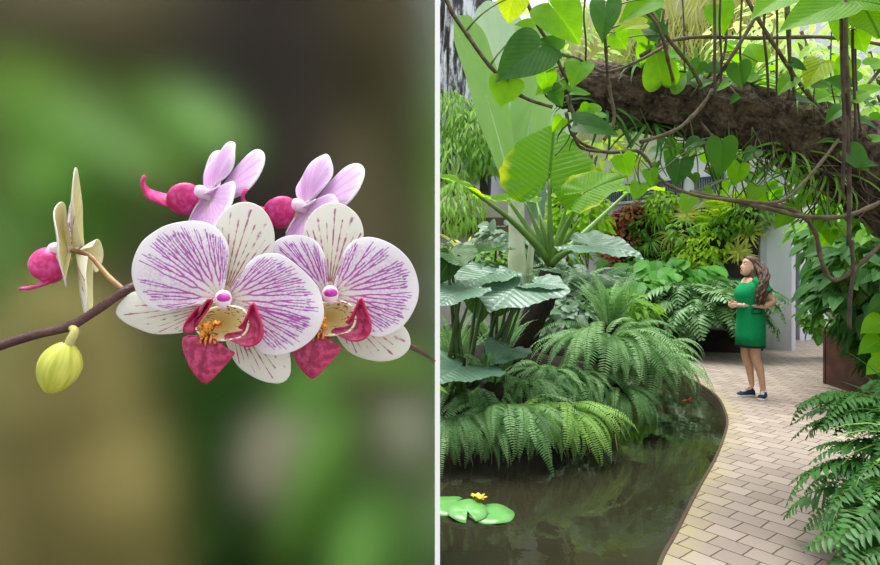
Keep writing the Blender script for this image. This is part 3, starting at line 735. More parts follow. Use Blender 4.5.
# ================================================================ plants
G = srgb
M_EAR = leaf_mat('elephant_ear_leaf', G(120, 172, 40), G(98, 154, 36), G(60, 104, 30), 11, .35, .62, .45, .25, .06, 1.9, bump=.3, vmix=.85, edge=G(190, 200, 60))
M_EARG = leaf_mat('grey_taro_leaf', G(104, 138, 116), G(90, 128, 100), G(138, 166, 142), 9, .4, .2, .36, .7, .05, 1.3, bump=.5)
M_EARD = leaf_mat('green_taro_leaf', G(56, 104, 36), G(44, 88, 34), G(112, 156, 70), 9, .4, .4, .4, .5, .07, 1.5, bump=.5)
M_STALK = simple('green_leaf_stalk', G(112, 150, 62), G(92, 130, 56), .4, 5)
M_STALKD = simple('dark_green_stalk', G(72, 100, 44), G(56, 80, 38), .45, 6)
M_BAN = leaf_mat('banana_leaf', G(120, 168, 88), G(140, 182, 104), G(128, 174, 92), 60, .10, .45, .45, .35, .10, 1.4, bump=.12)
M_BANP = leaf_mat('pale_banana_leaf', G(170, 200, 160), G(184, 210, 176), G(176, 204, 166), 60, .1, .5, .45, .35, .10, 1.3, bump=.12)
M_PSTEM = simple('pale_banana_stem', G(196, 206, 178), G(176, 190, 150), .45, 4)
M_FERN = leaf_mat('fern_leaflet', G(78, 136, 62), G(152, 196, 132), None, trans=.3, rough=.5, tint=1.4)
M_FERNL = leaf_mat('bright_fern_leaflet', G(140, 188, 84), G(164, 206, 108), None, trans=.35, rough=.5, tint=1.4)
M_FERND = leaf_mat('deep_fern_leaflet', G(58, 112, 50), G(78, 134, 62), None, trans=.25, rough=.42, tint=1.4)
M_RACH = simple('fern_rachis', G(96, 100, 48), G(84, 70, 40), .6, 30)
M_PHIL = leaf_mat('split_leaf_blade', G(84, 132, 74), G(122, 164, 106), G(150, 170, 130), 0.01, .3, .2, .38, .45, .02, 1.4)
M_LILYL = leaf_mat('broad_glossy_leaf', G(84, 152, 62), G(110, 176, 82), G(130, 184, 100), 9, .6, .35, .42, .35, .05, 1.5)
M_YEL = leaf_mat('yellow_striped_strap', G(226, 228, 120), G(198, 212, 92), G(232, 232, 160), 0.01, 0, .35, .4, .5, .05, 1.2)
M_LIME = leaf_mat('lime_foliage', G(150, 200, 48), G(186, 218, 72), None, trans=.4, spec=.25, rough=.5, tint=1.4)
M_MIDG = leaf_mat('mid_green_foliage', G(92, 146, 52), G(124, 174, 70), None, trans=.4, spec=.25, rough=.5, tint=1.4)
M_DKG = leaf_mat('dark_green_foliage', G(44, 92, 38), G(70, 122, 48), G(100, 142, 76), 7, .6, .35, .5, .22, .05, 1.7)
M_GREYG = leaf_mat('grey_green_foliage', G(112, 142, 116), G(134, 162, 132), None, trans=.25, rough=.45, tint=1.2)
M_REDF = leaf_mat('red_tinged_foliage', G(186, 92, 76), G(150, 140, 76), None, trans=.3, rough=.5, tint=1.3)
M_ORNG = leaf_mat('orange_bract', G(230, 142, 40), G(236, 170, 60), None, trans=.25, rough=.45, tint=1.2)
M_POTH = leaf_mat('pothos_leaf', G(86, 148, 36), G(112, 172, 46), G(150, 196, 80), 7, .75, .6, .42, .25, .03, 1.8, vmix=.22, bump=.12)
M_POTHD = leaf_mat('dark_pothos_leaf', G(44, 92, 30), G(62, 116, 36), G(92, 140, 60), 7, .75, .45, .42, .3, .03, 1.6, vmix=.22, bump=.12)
M_POTHY = leaf_mat('yellow_splashed_pothos_leaf', G(150, 182, 50), G(196, 204, 84), G(120, 166, 50), 5, .75, .6, .42, .25, .16, 1.6)
M_VINE = simple('brown_vine', G(104, 92, 70), G(74, 64, 48), .75, 20, bump=.3)
M_ROOT = simple('hanging_root', G(84, 70, 58), G(56, 46, 38), .8, 12)
M_VGREEN = simple('green_vine_stem', G(110, 130, 66), G(86, 100, 56), .55, 10)
def bark_mat():
    t = NT('flaky_bark'); oc = t.coord('Object')
    v = t.n('TexVoronoi', {'Vector': oc, 'Scale': 26.0}).outputs[0]; a = t.noise(9, 6, oc, .65); b = t.noise(40, 4, oc)
    col = t.mix(t.step(a, .34, .66), G(44, 36, 30), G(104, 90, 76)); col = t.mix(t.math('MULTIPLY', t.step(b, .55, .75), .5), col, G(140, 126, 110))
    h = t.math('ADD', t.math('MULTIPLY', v, .7), a)
    return t.done(t.pbr(col, .9, .15, t.bump(h, 1.0, .04)))
M_TBARK = bark_mat()
SHARED = {}
def shared(key, fn):
    if key not in SHARED: SHARED[key] = fn()
    return SHARED[key]
def leafm(kind, mat, seed):
    def mk():
        if kind == 'heart': return leaf_mesh('leaf', mat, HEART, 1, .12, 24, 5, .22, .22, .03, 3, seed)
        if kind == 'ear': return leaf_mesh('leaf', mat, EAR, 1, .10, 70, 16, .14, .14, .022, 11, seed, frill=.018, ribs=(.012, 11, .35))
        if kind == 'banana': return leaf_mesh('leaf', mat, [(0,1),(.06,.985),(.11,.93),(.145,.8),(.15,.5),(.13,.25),(.08,.08),(.012,0)], 1, .5, 40, 6, .25, .10, .008, 9, seed)
        if kind == 'oval': return leaf_mesh('leaf', mat, OVAL, 1, .4, 16, 4, .3, .3, .03, 2, seed)
        return leaf_mesh('leaf', mat, LANCE, 1, .4, 14, 4, .35, .35, .02, 2, seed)
    return shared((kind, mat.name, seed), mk)
def place(root, me, B, T, N, ws=1.0, name='leaf'):
    """a leaf from its attachment B to its tip T, its face towards N"""
    B = Vector(B); T = Vector(T); s = (T - B).length
    W = frame(B - root.location, T - B, N) @ Matrix.Diagonal((s * ws, s, s, 1))
    return obj(name, me, root, W)
CAM = Vector((0, 0, EYE))
def tocam(p): return (CAM - Vector(p)).normalized()
def arc(a, b, rise=.15, k=10, side=0.0):
    a = Vector(a); b = Vector(b); h = (b - a); up = Vector((0, 0, 1))
    return [a.lerp(b, i / k) + up * (rise * h.length * math.sin(PI * (i / k) ** .8)) + Vector((side * math.sin(PI * i / k), 0, 0)) for i in range(k + 1)]

# ---------------------------------------------------------------- the elephant ear on its trunk
EY = 7.0
cr = P(551, 264, EY)
ear = thing('elephant_ear', 'tall elephant ear plant with bright ribbed upright leaf on a short dark trunk', 'plant', P(522, 345, EY))
eo = ear.location
mb = MB(); q = smooth_path([P(520, 352, EY), P(530, 325, EY), P(545, 297, EY), P(551, 272, EY)], 5)
mb.tube([p - eo for p in q], [lerp(.16, .12, i / len(q)) for i in range(len(q))], 14, bump=.12); mb.build('trunk', simple('fibrous_trunk', G(48, 36, 26), G(28, 22, 18), .95, 30, bump=.8), ear)
stalk = MB()
def ear_leaf(base, tip, N, ws, mat, seed, from_=None, r0=.055, rise=.06):
    B = P(*base); T = P(*tip); c = from_ or cr
    q = arc(c, B, rise, 10); stalk.tube([p - eo for p in q], [lerp(r0, .016, (i / 10) ** .7) for i in range(11)], 8)
    return place(ear, leafm('ear', mat, seed), B, T, N, ws)
UP = Vector((0, 0, 1))
ear_leaf((549, 179, 6.95), (556, 120, 7.2), (0.05, -1, .3), 1.32, M_EAR, 1, rise=0)
ear_leaf((468, 188, 6.5), (430, 168, 6.3), (.1, -.35, 1), 1.1, M_EAR, 2)
ear_leaf((584, 193, 6.6), (624, 172, 6.5), (.25, -.62, .8), 1.25, M_EAR, 3)
ear_leaf((586, 245, 6.5), (643, 250, 6.1), (-.1, -.45, 1), .85, M_EARG, 4)  # sky reflection on this leaf is put into its grey colour
ear_leaf((507, 199, 7.3), (478, 190, 7.9), (0, -.12, 1), 1.0, M_EAR, 5, rise=.02)
ear_leaf((630, 190, 7.9), (664, 184, 8.2), (0, -.2, 1), 1.0, M_EAR, 6, rise=.0)
ear_leaf((535, 196, 7.9), (548, 222, 8.3), (-.2, -1, .6), .9, M_EARG, 7, rise=.0)
for dx, hh, dy in ((-26, 62, .1), (18, 66, .2), (-12, 50, -.1), (30, 46, 0)):
    q = arc(cr, P(551 + dx, 264 - hh, EY + dy), .02, 8); stalk.tube([p - eo for p in q], [lerp(.05, .008, i / 8) for i in range(9)], 8)
stalk.build('stalk', M_STALK, ear)

# ---------------------------------------------------------------- grey taro in front of it
def taro(label, root, leaves, stalks, mat_s):
    t = thing('taro', label, 'plant', P(*root), 0, 'taro plants at the left of the pond'); o = t.location; mb = MB()
    for base, tip, N, ws, mat, sd in leaves:
        B = P(*base); place(t, leafm('ear', mat, sd), B, P(*tip), N, ws)
        q = arc(P(root[0] + R.uniform(-14, 14), root[1] + 4, root[2]), B, .05, 9); mb.tube([p - o for p in q], [lerp(.028, .011, i / 9) for i in range(10)], 7)
    for px, py, Y in stalks:
        q = arc(P(root[0] + R.uniform(-16, 16), root[1] + 4, root[2]), P(px, py, Y), .03, 9); mb.tube([p - o for p in q], [lerp(.026, .010, i / 9) for i in range(10)], 7)
    mb.build('stalk', mat_s, t); return t
taro('taro with large grey-blue drooping leaves over long green stalks', (478, 384, 5.75), [
    ((522, 285, 5.7), (488, 303, 5.3), (-.1, -.55, 1), 1.5, M_EARG, 11),
    ((536, 283, 5.75), (563, 284, 5.5), (.1, -.5, 1), 1.35, M_EARG, 12),
    ((490, 274, 5.85), (452, 284, 5.5), (-.1, -.45, 1), 1.0, M_EARG, 13),
    ((479, 280, 6.0), (482, 322, 5.9), (.1, -1, .2), 1.0, M_EARD, 14),
    ((505, 292, 6.0), (492, 320, 6.0), (.3, -1, .3), 1.0, M_EARD, 15),
    ((496, 248, 6.3), (460, 250, 6.2), (0, -.25, 1), 1.0, M_EARD, 16)],
    [(508, 300, 5.9), (516, 298, 5.9), (524, 296, 5.9), (498, 310, 5.9)], M_STALKD)
taro('taro with one pale leaf reaching over the pond at the left edge', (452, 396, 5.5), [
    ((462, 366, 5.3), (436, 376, 4.9), (-.1, -.6, 1), 1.5, M_EARG, 17),
    ((462, 290, 5.4), (436, 302, 5.1), (-.2, -.6, 1), 1.2, M_EARG, 18),
    ((450, 250, 5.6), (462, 262, 5.3), (.2, -.6, 1), 1.4, M_EARD, 19),
    ((448, 262, 5.5), (436, 285, 5.5), (-.1, -1, .3), 1.0, M_EARD, 20)], [(470, 300, 5.5), (456, 312, 5.5)], M_STALKD)
taro('small taro leaf clump low between the stalks and the ferns', (505, 378, 5.7), [
    ((508, 349, 5.6), (492, 360, 5.3), (0, -.6, 1), 1.1, M_EARG, 21),
    ((505, 352, 5.65), (518, 358, 5.5), (.1, -.5, 1), 1.0, M_EARG, 22)], [], M_STALKD)

# ---------------------------------------------------------------- banana
ban = thing('banana_plant', 'banana plant with tall pale green leaves beside the dark rock face', 'plant', P(517, 262, 9.2)); bo = ban.location
mb = MB(); q = [P(518, 330, 9.2), P(517, 262, 9.2), P(516, 200, 9.2), P(513, 160, 9.2)]
mb.tube([p - bo for p in smooth_path(q, 4)], [.14] * 5 + [.12] * 4 + [.09] * 4, 12); mb.tube([p - bo for p in smooth_path([P(527, 330, 9.3), P(532, 240, 9.3), P(545, 190, 9.3)], 4)], .05, 8)
mb.build('stem', M_PSTEM, ban)
place(ban, leafm('banana', M_BAN, 1), P(509, 180, 8.8), P(467, 8, 8.6), (.35, -1, .12), .72)
place(ban, leafm('banana', M_BAN, 2), P(520, 178, 9.3), P(548, 10, 9.5), (-.35, -1, .1), .85)
place(ban, leafm('banana', M_BANP, 3), P(516, 190, 9.5), P(497, -10, 9.8), (.1, -1, .1), .9)
place(ban, leafm('banana', M_BANP, 4), P(526, 190, 9.6), P(600, 60, 9.9), (-.3, -1, .3), .8)

# ---------------------------------------------------------------- ferns
FK = {}
def fern_variants(key, mats, L, n=4, **kw):
    if key not in FK:
        FK[key] = [frond_mesh('frond', mats, L=L * (1 + .12 * math.sin(i * 2.1)), seed=i + 1, e0=kw.get('e0', .95) + .25 * math.sin(i * 1.7), e1=kw.get('e1', -1.25) + .2 * math.cos(i * 2.3), side=.25 * math.sin(i * 3.1),
                   **{k: v for k, v in kw.items() if k not in ('e0', 'e1')}) for i in range(n)]
    return FK[key]
def fern(label, loc, fv, n, group=None, az=(0, 2 * PI), tilt=(-.25, .25), scale=(.8, 1.1), spread=.08, name='fern', cat='fern', seed=0, lift=0.0, crown=True):
    q = random.Random(seed + 100); t = thing(name, label, cat, loc, 0, group)
    if crown:
        mb = MB(); mb.ball((0, 0, -.02), (spread + .05, spread + .05, .10), 10, 7, 0, lambda d: 1 + .15 * math.sin(6 * d.x + 5 * d.y)); mb.build('crown', M_SOIL, t)
    for i in range(n):
        a = lerp(az[0], az[1], (i + q.uniform(.1, .9)) / n); s = q.uniform(*scale)
        off = Vector((math.cos(a), math.sin(a), 0)) * spread * q.uniform(.2, 1) + Vector((0, 0, q.uniform(0, lift)))
        W = Matrix.Translation(off) @ Matrix.Rotation(a, 4, 'Z') @ Matrix.Rotation(-q.uniform(*tilt), 4, 'Y') @ Matrix.Rotation(q.uniform(-.3, .3), 4, 'X') @ Matrix.Diagonal((s, s, s, 1))
        obj('frond', fv[q.randrange(len(fv))], t, W)
    return t
def sword(): return fern_variants('sword', [M_FERN, M_RACH], .80, 6, pairs=36, pl=.068, pw=.0072, e0=.95, e1=-1.5, sweep=.2, pdroop=.3)
def swordl(): return fern_variants('swordl', [M_FERNL, M_RACH], .74, 4, pairs=34, pl=.062, pw=.0072, e0=.9, e1=-1.45, sweep=.2, pdroop=.3)
def upr(): return fern_variants('upright', [M_FERN, M_RACH], .7, 3, pairs=32, pl=.06, pw=.0072, e0=1.35, e1=.5, sweep=.3)
FG = 'sword ferns on the pond bank'
def mz(px, py, Y): p = P(px, py, Y); return p
fern('wide sword fern hanging over the water in front of the others', mz(505, 416, 5.45), sword(), 58, FG, (-PI * 1.02, PI * .1), scale=(.7, 1.05), spread=.16, seed=1, tilt=(-.35, .2))
fern('light green sword fern beside the wide one above dark water', mz(560, 412, 5.55), swordl(), 40, FG, (-PI * .95, .15), scale=(.75, 1.0), spread=.12, seed=2, tilt=(-.5, .1))
fern('low sword fern hanging at the left edge over the lily pads', mz(452, 420, 5.3), sword(), 36, FG, (-PI, .0), scale=(.65, .9), spread=.12, seed=3, tilt=(-.45, .1))
fern('big sword fern with long drooping fronds left of the path', mz(604, 352, 6.5), sword(), 72, FG, (-PI * 1.05, PI * .25), scale=(.9, 1.25), spread=.16, seed=4, tilt=(-.2, .3), lift=.12)
fern('sword fern reaching right to the curved kerb', mz(640, 366, 6.7), sword(), 48, FG, (-PI * .75, PI * .35), scale=(.8, 1.1), spread=.12, seed=5, tilt=(-.3, .2))
fern('sword fern behind the big one with upright fronds', mz(610, 330, 7.3), upr(), 34, FG, (-PI, PI), scale=(.8, 1.15), spread=.12, seed=6)
fern('small upright fern among the taro stalks', mz(492, 388, 5.5), upr(), 12, FG, (-PI, 0), scale=(.55, .8), spread=.06, seed=7)
fern('small fern tuft on the roots under the dark trunk', mz(548, 374, 6.1), sword(), 26, FG, (-PI, .2), scale=(.5, .75), spread=.08, seed=8)
fern('fern at the far right end of the planted bank', mz(655, 352, 7.8), sword(), 30, FG, (-PI, PI * .5), scale=(.6, .9), spread=.1, seed=9)
fern('fern low over the water at the right end of the bank', mz(616, 392, 6.15), sword(), 38, FG, (-PI * .95, PI * .05), scale=(.6, .85), spread=.1, seed=10, tilt=(-.6, -.1))
fern('airy grey fern behind the drooping grey leaf', mz(590, 298, 9.0), fern_variants('grey', [M_GREYG, M_RACH], 1.0, 3, pairs=30, pl=.11, pw=.012, e0=1.2, e1=-.6), 22, None, (0, 2 * PI), seed=11)
fern('airy grey fern further left behind the trunk', mz(566, 300, 9.4), FK['grey'], 18, None, (0, 2 * PI), seed=12)

fern('fern on the dark bank between the taro stalks and the wide fern', mz(470, 396, 5.75), sword(), 34, FG, (-PI, .2), scale=(.6, .85), spread=.14, seed=13, tilt=(-.2, .3))
fern('fern on the dark bank above the light green one', mz(530, 388, 5.9), sword(), 34, FG, (-PI, .2), scale=(.55, .8), spread=.14, seed=14, tilt=(-.2, .3))
fern('fern filling the bank below the dark trunk on the right', mz(572, 384, 6.1), sword(), 34, FG, (-PI, .3), scale=(.55, .85), spread=.12, seed=15, tilt=(-.3, .3))
fern('fern in the shade behind the taro stalks', mz(500, 352, 6.6), upr(), 24, FG, (-PI, PI), scale=(.6, .9), spread=.14, seed=16)
fern('fern in the shade at the left edge behind the pale taro leaf', mz(452, 362, 6.2), upr(), 24, FG, (-PI, PI), scale=(.6, .9), spread=.14, seed=17)
# dry rootlets under the ferns
for k in range(10):
    px = (470, 492, 505, 528, 548, 560, 572, 586, 600, 615)[k]; Y = 5.2 + .05 * k
    a = P(px, 452 - k * 2, Y); b = P(px + R.uniform(-6, 14), 478 - k * 2 + R.uniform(0, 14), Y - .05)
    mb = MB(); mb.tube([a, a.lerp(b, .5) + Vector((.02, 0, .01)), b], [.004, .003, .0015], 5)
    tag(mb.build('rootlet', simple('straw', G(196, 172, 130), None, .7) if k == 0 else bpy.data.materials['straw']), 'thin straw coloured rootlet dangling under the pond bank ferns', 'root', 'dry rootlets over the water')

# ---------------------------------------------------------------- foliage masses
def cloud(n, c, r, q, flat=.25, shell=.55):
    out = []
    for i in range(n):
        while True:
            d = Vector((q.uniform(-1, 1), q.uniform(-1, 1), q.uniform(-1, 1)))
            if 1e-3 < d.length < 1: break
        k = d.length; d = d / k * (shell + (1 - shell) * k)
        out.append((Vector((c[0] + d.x * r[0], c[1] + d.y * r[1], c[2] + d.z * r[2])), d))
    return out
def leaves_into(mb, arr, spots, size, q, droop=.35, ws=1.0, jitter=.6, upbias=.6):
    V, Fc, uv = arr
    for p, d in spots:
        s = q.uniform(*size)
        y = Vector((d.x, d.y, d.z * .4 - droop)) + Vector((q.uniform(-1, 1), q.uniform(-1, 1), q.uniform(-.6, .6))) * jitter
        M = frame((0, 0, 0), y, Vector((d.x * .5, d.y * .5 - .15, upbias)) + Vector((q.uniform(-.4, .4), q.uniform(-.4, .4), 0)))
        A = mat3(M) * s; A[:, 0] *= ws
        mb.add(V @ A.T + np.array(p), Fc, uv)
LA = {'oval': leaf_arrays(OVAL, 1, .4, 9, 2, .25, .3), 'lance': leaf_arrays(LANCE, 1, .4, 8, 2, .35, .35), 'heart': leaf_arrays(HEART, 1, .12, 9, 2, .2, .2)}
LA = {k: (v[0], [f[::-1] for f in v[1]], v[2]) for k, v in LA.items()}
def shrub(name, label, cat, loc, blobs, arr, size, mat, seed, stems=5, group=None, mstem=None, **kw):
    """foliage in leafy clumps on stems that rise from the base"""
    q = random.Random(seed); t = thing(name, label, cat, loc, 0, group); mb = MB(); sm = MB()
    for c, r, n in blobs: leaves_into(mb, LA[arr], cloud(n, Vector(c) - t.location, r, q), size, q, **kw)
    mb.build('foliage', mat, t)
    for i in range(stems):
        c, r, n = blobs[i % len(blobs)]; e = Vector(c) - t.location + Vector((q.uniform(-.4, .4) * r[0], q.uniform(-.4, .4) * r[1], q.uniform(-.2, .5) * r[2]))
        a = Vector((q.uniform(-.08, .08), q.uniform(-.08, .08), -.02)); k = arc(a, e, .0, 6, q.uniform(-.12, .12)); L = (e - a).length
        sm.tube(k, [max(.004, .012 * L * (1 - .6 * j / 6)) for j in range(7)], 6)
    if stems: sm.build('stem', mstem or M_VINE, t)
    return t
def rosette(name, label, cat, loc, n, L, w, mat, seed, group=None, e=(.5, 1.3), arch=.8, az=(0, 2 * PI), center=None, N=None):
    """a rosette of strap leaves"""
    q = random.Random(seed); mb = MB()
    for i in range(n):
        V, Fc, uv = strap_arrays(L * q.uniform(.7, 1.1), w * q.uniform(.8, 1.15), 9, arch * q.uniform(.7, 1.2), q.uniform(*e))
        a = lerp(az[0], az[1], (i + q.random()) / n); mb.add(V @ rotz(a).T, Fc, uv)
    W = Matrix.Translation(loc)
    if N is not None: W = W @ Vector((0, 0, 1)).rotation_difference(Vector(N)).to_matrix().to_4x4()
    if center is None: o = mb.build(name, mat, None, W); return tag(o, label, cat, group)
    t = obj(name, None, None, W); tag(t, label, cat, group); mb.build('foliage', mat, t)
    m2 = MB()
    for i in range(9):
        V, Fc, uv = strap_arrays(L * .5, w * 1.3, 7, .5, q.uniform(.9, 1.4)); m2.add(V @ rotz(q.uniform(0, 6.3)).T, Fc, uv)
    m2.build('flower_spike', center, t); return t

# beds behind the pond on the left
rosette('bromeliad', 'yellow and green bromeliad in front of the low concrete wall', 'bromeliad', P(466, 268, 11.2), 34, .95, .055, M_YEL, 3, None, (.5, 1.4), .8)
shrub('shrub', 'dark grey leaved shrub under the yellow bromeliad', 'shrub', P(452, 290, 10.6), [(P(450, 262, 10.6), (.5, .4, .35), 240)], 'oval', (.1, .18), M_GREYG, 5)
shrub('shrub', 'blue-grey leafy shrub behind the pale banana stem', 'shrub', P(520, 290, 10.4), [(P(505, 252, 10.4), (.55, .5, .5), 240), (P(545, 262, 10.4), (.5, .4, .45), 180)], 'oval', (.14, .26), M_GREYG, 6)
shrub('shrub', 'low green shrub between the taro and the grey shrub', 'shrub', P(490, 300, 9.6), [(P(480, 272, 9.6), (.6, .5, .35), 260), (P(525, 290, 9.6), (.5, .4, .3), 160)], 'oval', (.09, .17), M_MIDG, 7)
shrub('shrub', 'yellow-green shrub under the white wall left of the orange bromeliads', 'shrub', P(585, 280, 12.0), [(P(580, 215, 12.2), (.6, .4, .6), 260), (P(560, 240, 12.2), (.6, .4, .5), 160)], 'oval', (.14, .26), M_LIME, 8)
shrub('shrub', 'mottled grey-green ground plants behind the ferns', 'shrub', P(565, 330, 8.4), [(P(560, 318, 8.4), (.5, .4, .25), 200), (P(590, 312, 8.6), (.4, .3, .25), 160)], 'oval', (.08, .2), M_GREYG, 9, 3)
shrub('shrub', 'leafy clump filling the gap behind the upright ferns', 'shrub', P(628, 335, 9.2), [(P(622, 312, 9.4), (.45, .4, .3), 200)], 'lance', (.18, .32), M_MIDG, 10, 3)
for k, (px, py, Y, lab) in enumerate(((452, 160, 14.2, 'fern tuft on the wet ledge at the foot of the falls'), (474, 128, 14.3, 'fern tuft hanging beside the falls under the rock edge'), (490, 150, 14.0, 'green tuft behind the tall banana leaf'), (448, 112, 14.4, 'pale fern tuft in the spray of the falls'), (456, 205, 13.0, 'small plant tuft on the brown coping'))):
    shrub('fern', lab, 'fern', P(px, py + 14, Y), [(P(px, py, Y), (.6, .3, .55), 420)], 'lance', (.12, .30), M_FERNL if k != 2 else M_MIDG, 20 + k, 0, droop=1.2, ws=.55)

# broad leaved bed and split leaf plants against the wall
def clump(label, loc, n, L, mat, kind, seed, group, az=(0, 2 * PI), sz=(.25, .42), spread=.3, hh=(.3, .7)):
    q = random.Random(seed); t = thing('peace_lily', label, 'plant', loc, 0, group); sm = MB()
    for i in range(n):
        a = lerp(az[0], az[1], q.random()); rr = spread * q.uniform(.2, 1) ; h = q.uniform(*hh)
        b = Vector((math.cos(a) * rr, math.sin(a) * rr, h)); s = q.uniform(*sz)
        tip = b + Vector((math.cos(a), math.sin(a), q.uniform(-.75, .1))).normalized() * s
        sm.tube(arc((0, 0, 0), b, .05, 5), [.008, .007, .006, .005, .005, .004], 5)
        obj('leaf', leafm(kind, mat, 1 + i % 3), t, frame(b, tip - b, (.1, -.3, 1)) @ Matrix.Diagonal((s, s, s, 1)))
    sm.build('stalk', M_STALKD, t); return t
BG = 'broad leaved plants in the bed by the wall'
for k, (px, py, Y, lab) in enumerate(((612, 322, 11.6, 'broad leaved plant at the left end of the wall bed'), (640, 318, 11.7, 'broad leaved plant with drooping leaves, second in the wall bed'), (668, 312, 11.8, 'broad leaved plant under the trailing grasses on the wall'), (655, 298, 12.2, 'broad leaved plant at the back of the wall bed'), (628, 296, 12.4, 'light broad leaved plant below the red leaved wall plants'), (690, 296, 12.0, 'broad leaved plant behind the split leaved one'))):
    clump(lab, P(px, py, Y), 66, .4, M_LILYL, 'oval', 40 + k, BG, sz=(.28, .46), spread=.55, hh=(.12, .75))
def phil(): return fern_variants('phil', [M_PHIL, M_STALKD], .95, 4, pairs=13, pl=.20, pw=.030, e0=1.0, e1=-1.1, sweep=.55, pdroop=.4, s0=.3, rr=.007, wav=.06, profile=lambda s: max(.25, math.sin(PI * min(1, .25 + .75 * (s - .3) / .7)) ** .8))
PG = 'split leaved plants beside the woman'
for k, (px, py, Y, n, lab) in enumerate(((708, 314, 11.0, 60, 'large split leaved plant spilling onto the path left of the woman'), (728, 302, 11.6, 30, 'split leaved plant directly behind the woman'), (690, 300, 11.5, 26, 'split leaved plant left of the largest one'), (660, 338, 11.2, 26, 'low split leaved plant over the edge of the dark bed'), (620, 342, 11.0, 20, 'low split leaved plant at the left end of the dark bed'))):
    fern(lab, P(px, py, Y), phil(), n, PG, (-PI * 1.1, PI * (.3 if k != 1 else -.3)), (-.45, .35), (1.0, 1.5) if k in (0, 2) else (.65, .95), .16, 'split_leaf_plant', 'plant', 60 + k)
mb = MB(); ed = smooth_path([Vector((2.6, 12.3, 0)), Vector((3.4, 11.75, 0)), Vector((4.4, 11.55, 0)), Vector((5.5, 11.3, 0)), Vector((6.05, 11.6, 0))], 6)
V = []
for p in ed: V += [p, p + Vector((0, 0, .38)), p + Vector((.05, .1, .38)), p + Vector((.05, .1, .3)), on_wall(440 + p.x / p.y * F, .3) - wn * .0]
mb.grid(V, len(ed), 5); bed = tag(mb.build('planting_bed', simple('dark_bed_edge', G(62, 52, 48), G(44, 38, 34), .85, 6)), 'dark raised planting bed along the foot of the white wall', 'planter')

# ---------------------------------------------------------------- living wall
mb = MB(); p0, p1 = on_wall(618, 1.35), on_wall(758, 1.35)
q = [p0 + wn * .0, p1 + wn * .0, p1 + wn * .12, p0 + wn * .12]
mb.add([tuple(p) for p in q] + [(p.x, p.y, 2.75) for p in q], [(0,1,2,3),(4,7,6,5),(0,4,5,1),(1,5,6,2),(2,6,7,3),(3,7,4,0)])
tag(mb.build('wall_planter', simple('dark_felt_panel', G(58, 52, 46), G(40, 38, 34), .95, 8), None, None, False), 'dark planting panel mounted on the white wall under the louvres', 'wall planter')
WG = 'plants growing on the living wall'
def wallp(px, py, out=.2):
    """a point of the living wall seen at px, py"""
    p = on_wall(px, 2); z = EYE - (py - HZ) * p.y / F; return Vector((p.x, p.y, z)) + wn * out
wl = [(662, 218, 'trail', M_FERNL, 'grassy trailing plant at the top left of the living wall'), (676, 236, 'trail', M_YEL, 'pale grassy plant in the middle of the living wall'), (655, 242, 'trail', M_FERNL, 'grassy plant low on the left of the living wall'), (690, 214, 'straps', M_YEL, 'yellow striped rosette at the top of the living wall'), (706, 222, 'straps', M_LIME, 'green and yellow rosette below the top of the living wall'), (700, 250, 'bush', M_LIME, 'feathery lime bush in the middle of the living wall'), (714, 262, 'bush', M_LIME, 'feathery lime bush low beside the pier'), (728, 228, 'frond', M_LIME, 'bright lime fern arching across the living wall'), (740, 212, 'frond', M_LIME, 'bright lime fern at the top right of the living wall'), (752, 232, 'straps', M_YEL, 'striped rosette near the pier on the living wall'), (742, 252, 'straps', M_YEL, 'pale yellow spider rosette just above the woman'), (734, 222, 'bush', M_MIDG, 'green tuft behind the arching lime ferns'), (682, 262, 'bush', M_MIDG, 'green tuft at the bottom edge of the living wall'), (722, 206, 'straps', M_LIME, 'rosette touching the louvre sill on the living wall'), (756, 215, 'bush', M_MIDG, 'green tuft at the upper right corner of the living wall'), (668, 205, 'bush', M_LIME, 'lime tuft at the upper left corner of the living wall'),
      (690, 232, 'bush', M_FERNL, 'soft green tuft left of centre on the living wall'), (722, 244, 'bush', M_LIME, 'soft lime tuft right of centre on the living wall')]
for k, (px, py, kind, mat, lab) in enumerate(wl):
    p = wallp(px, py, .12)
    if kind == 'trail': rosette('grass_tuft', lab, 'plant', p, 70, .62, .014, mat, 80 + k, WG, (.1, 1.2), 1.7, N=wn * .7 + UP * .6)
    elif kind == 'straps': rosette('bromeliad', lab, 'plant', p, 30, .42, .028, mat, 80 + k, WG, (.1, 1.2), .8, N=wn)
    elif kind == 'bush': shrub('wall_plant', lab, 'plant', p, [(p + wn * .1, (.36, .22, .32), 260)], 'lance', (.08, .18), mat, 80 + k, 0, WG, droop=.5)
    else: fern(lab, p, fern_variants('lime', [M_LIME, M_RACH], .8, 3, pairs=26, pl=.075, pw=.014, e0=.7, e1=-.5), 18, WG, (-PI, .3), (-.2, .6), (.7, 1.1), .05, 'wall_fern', 'plant', 80 + k)
rl = [(628, 222, 'red flecked leafy plant at the top of the red group'), (640, 214, 'pink tipped leafy plant under the louvre'), (650, 226, 'reddish leafy plant beside the pale grasses'), (634, 240, 'dark red leafy plant in the middle of the red group'), (624, 256, 'rusty leafy plant at the bottom of the red group'), (646, 254, 'green and red plant at the foot of the living wall')]
for k, (px, py, lab) in enumerate(rl):
    p = wallp(px, py, .12); shrub('wall_plant', lab, 'plant', p, [(p + wn * .08, (.3, .2, .26), 170)], 'oval', (.07, .15), (M_REDF, M_MIDG)[k % 3 == 2], 110 + k, 0, WG)
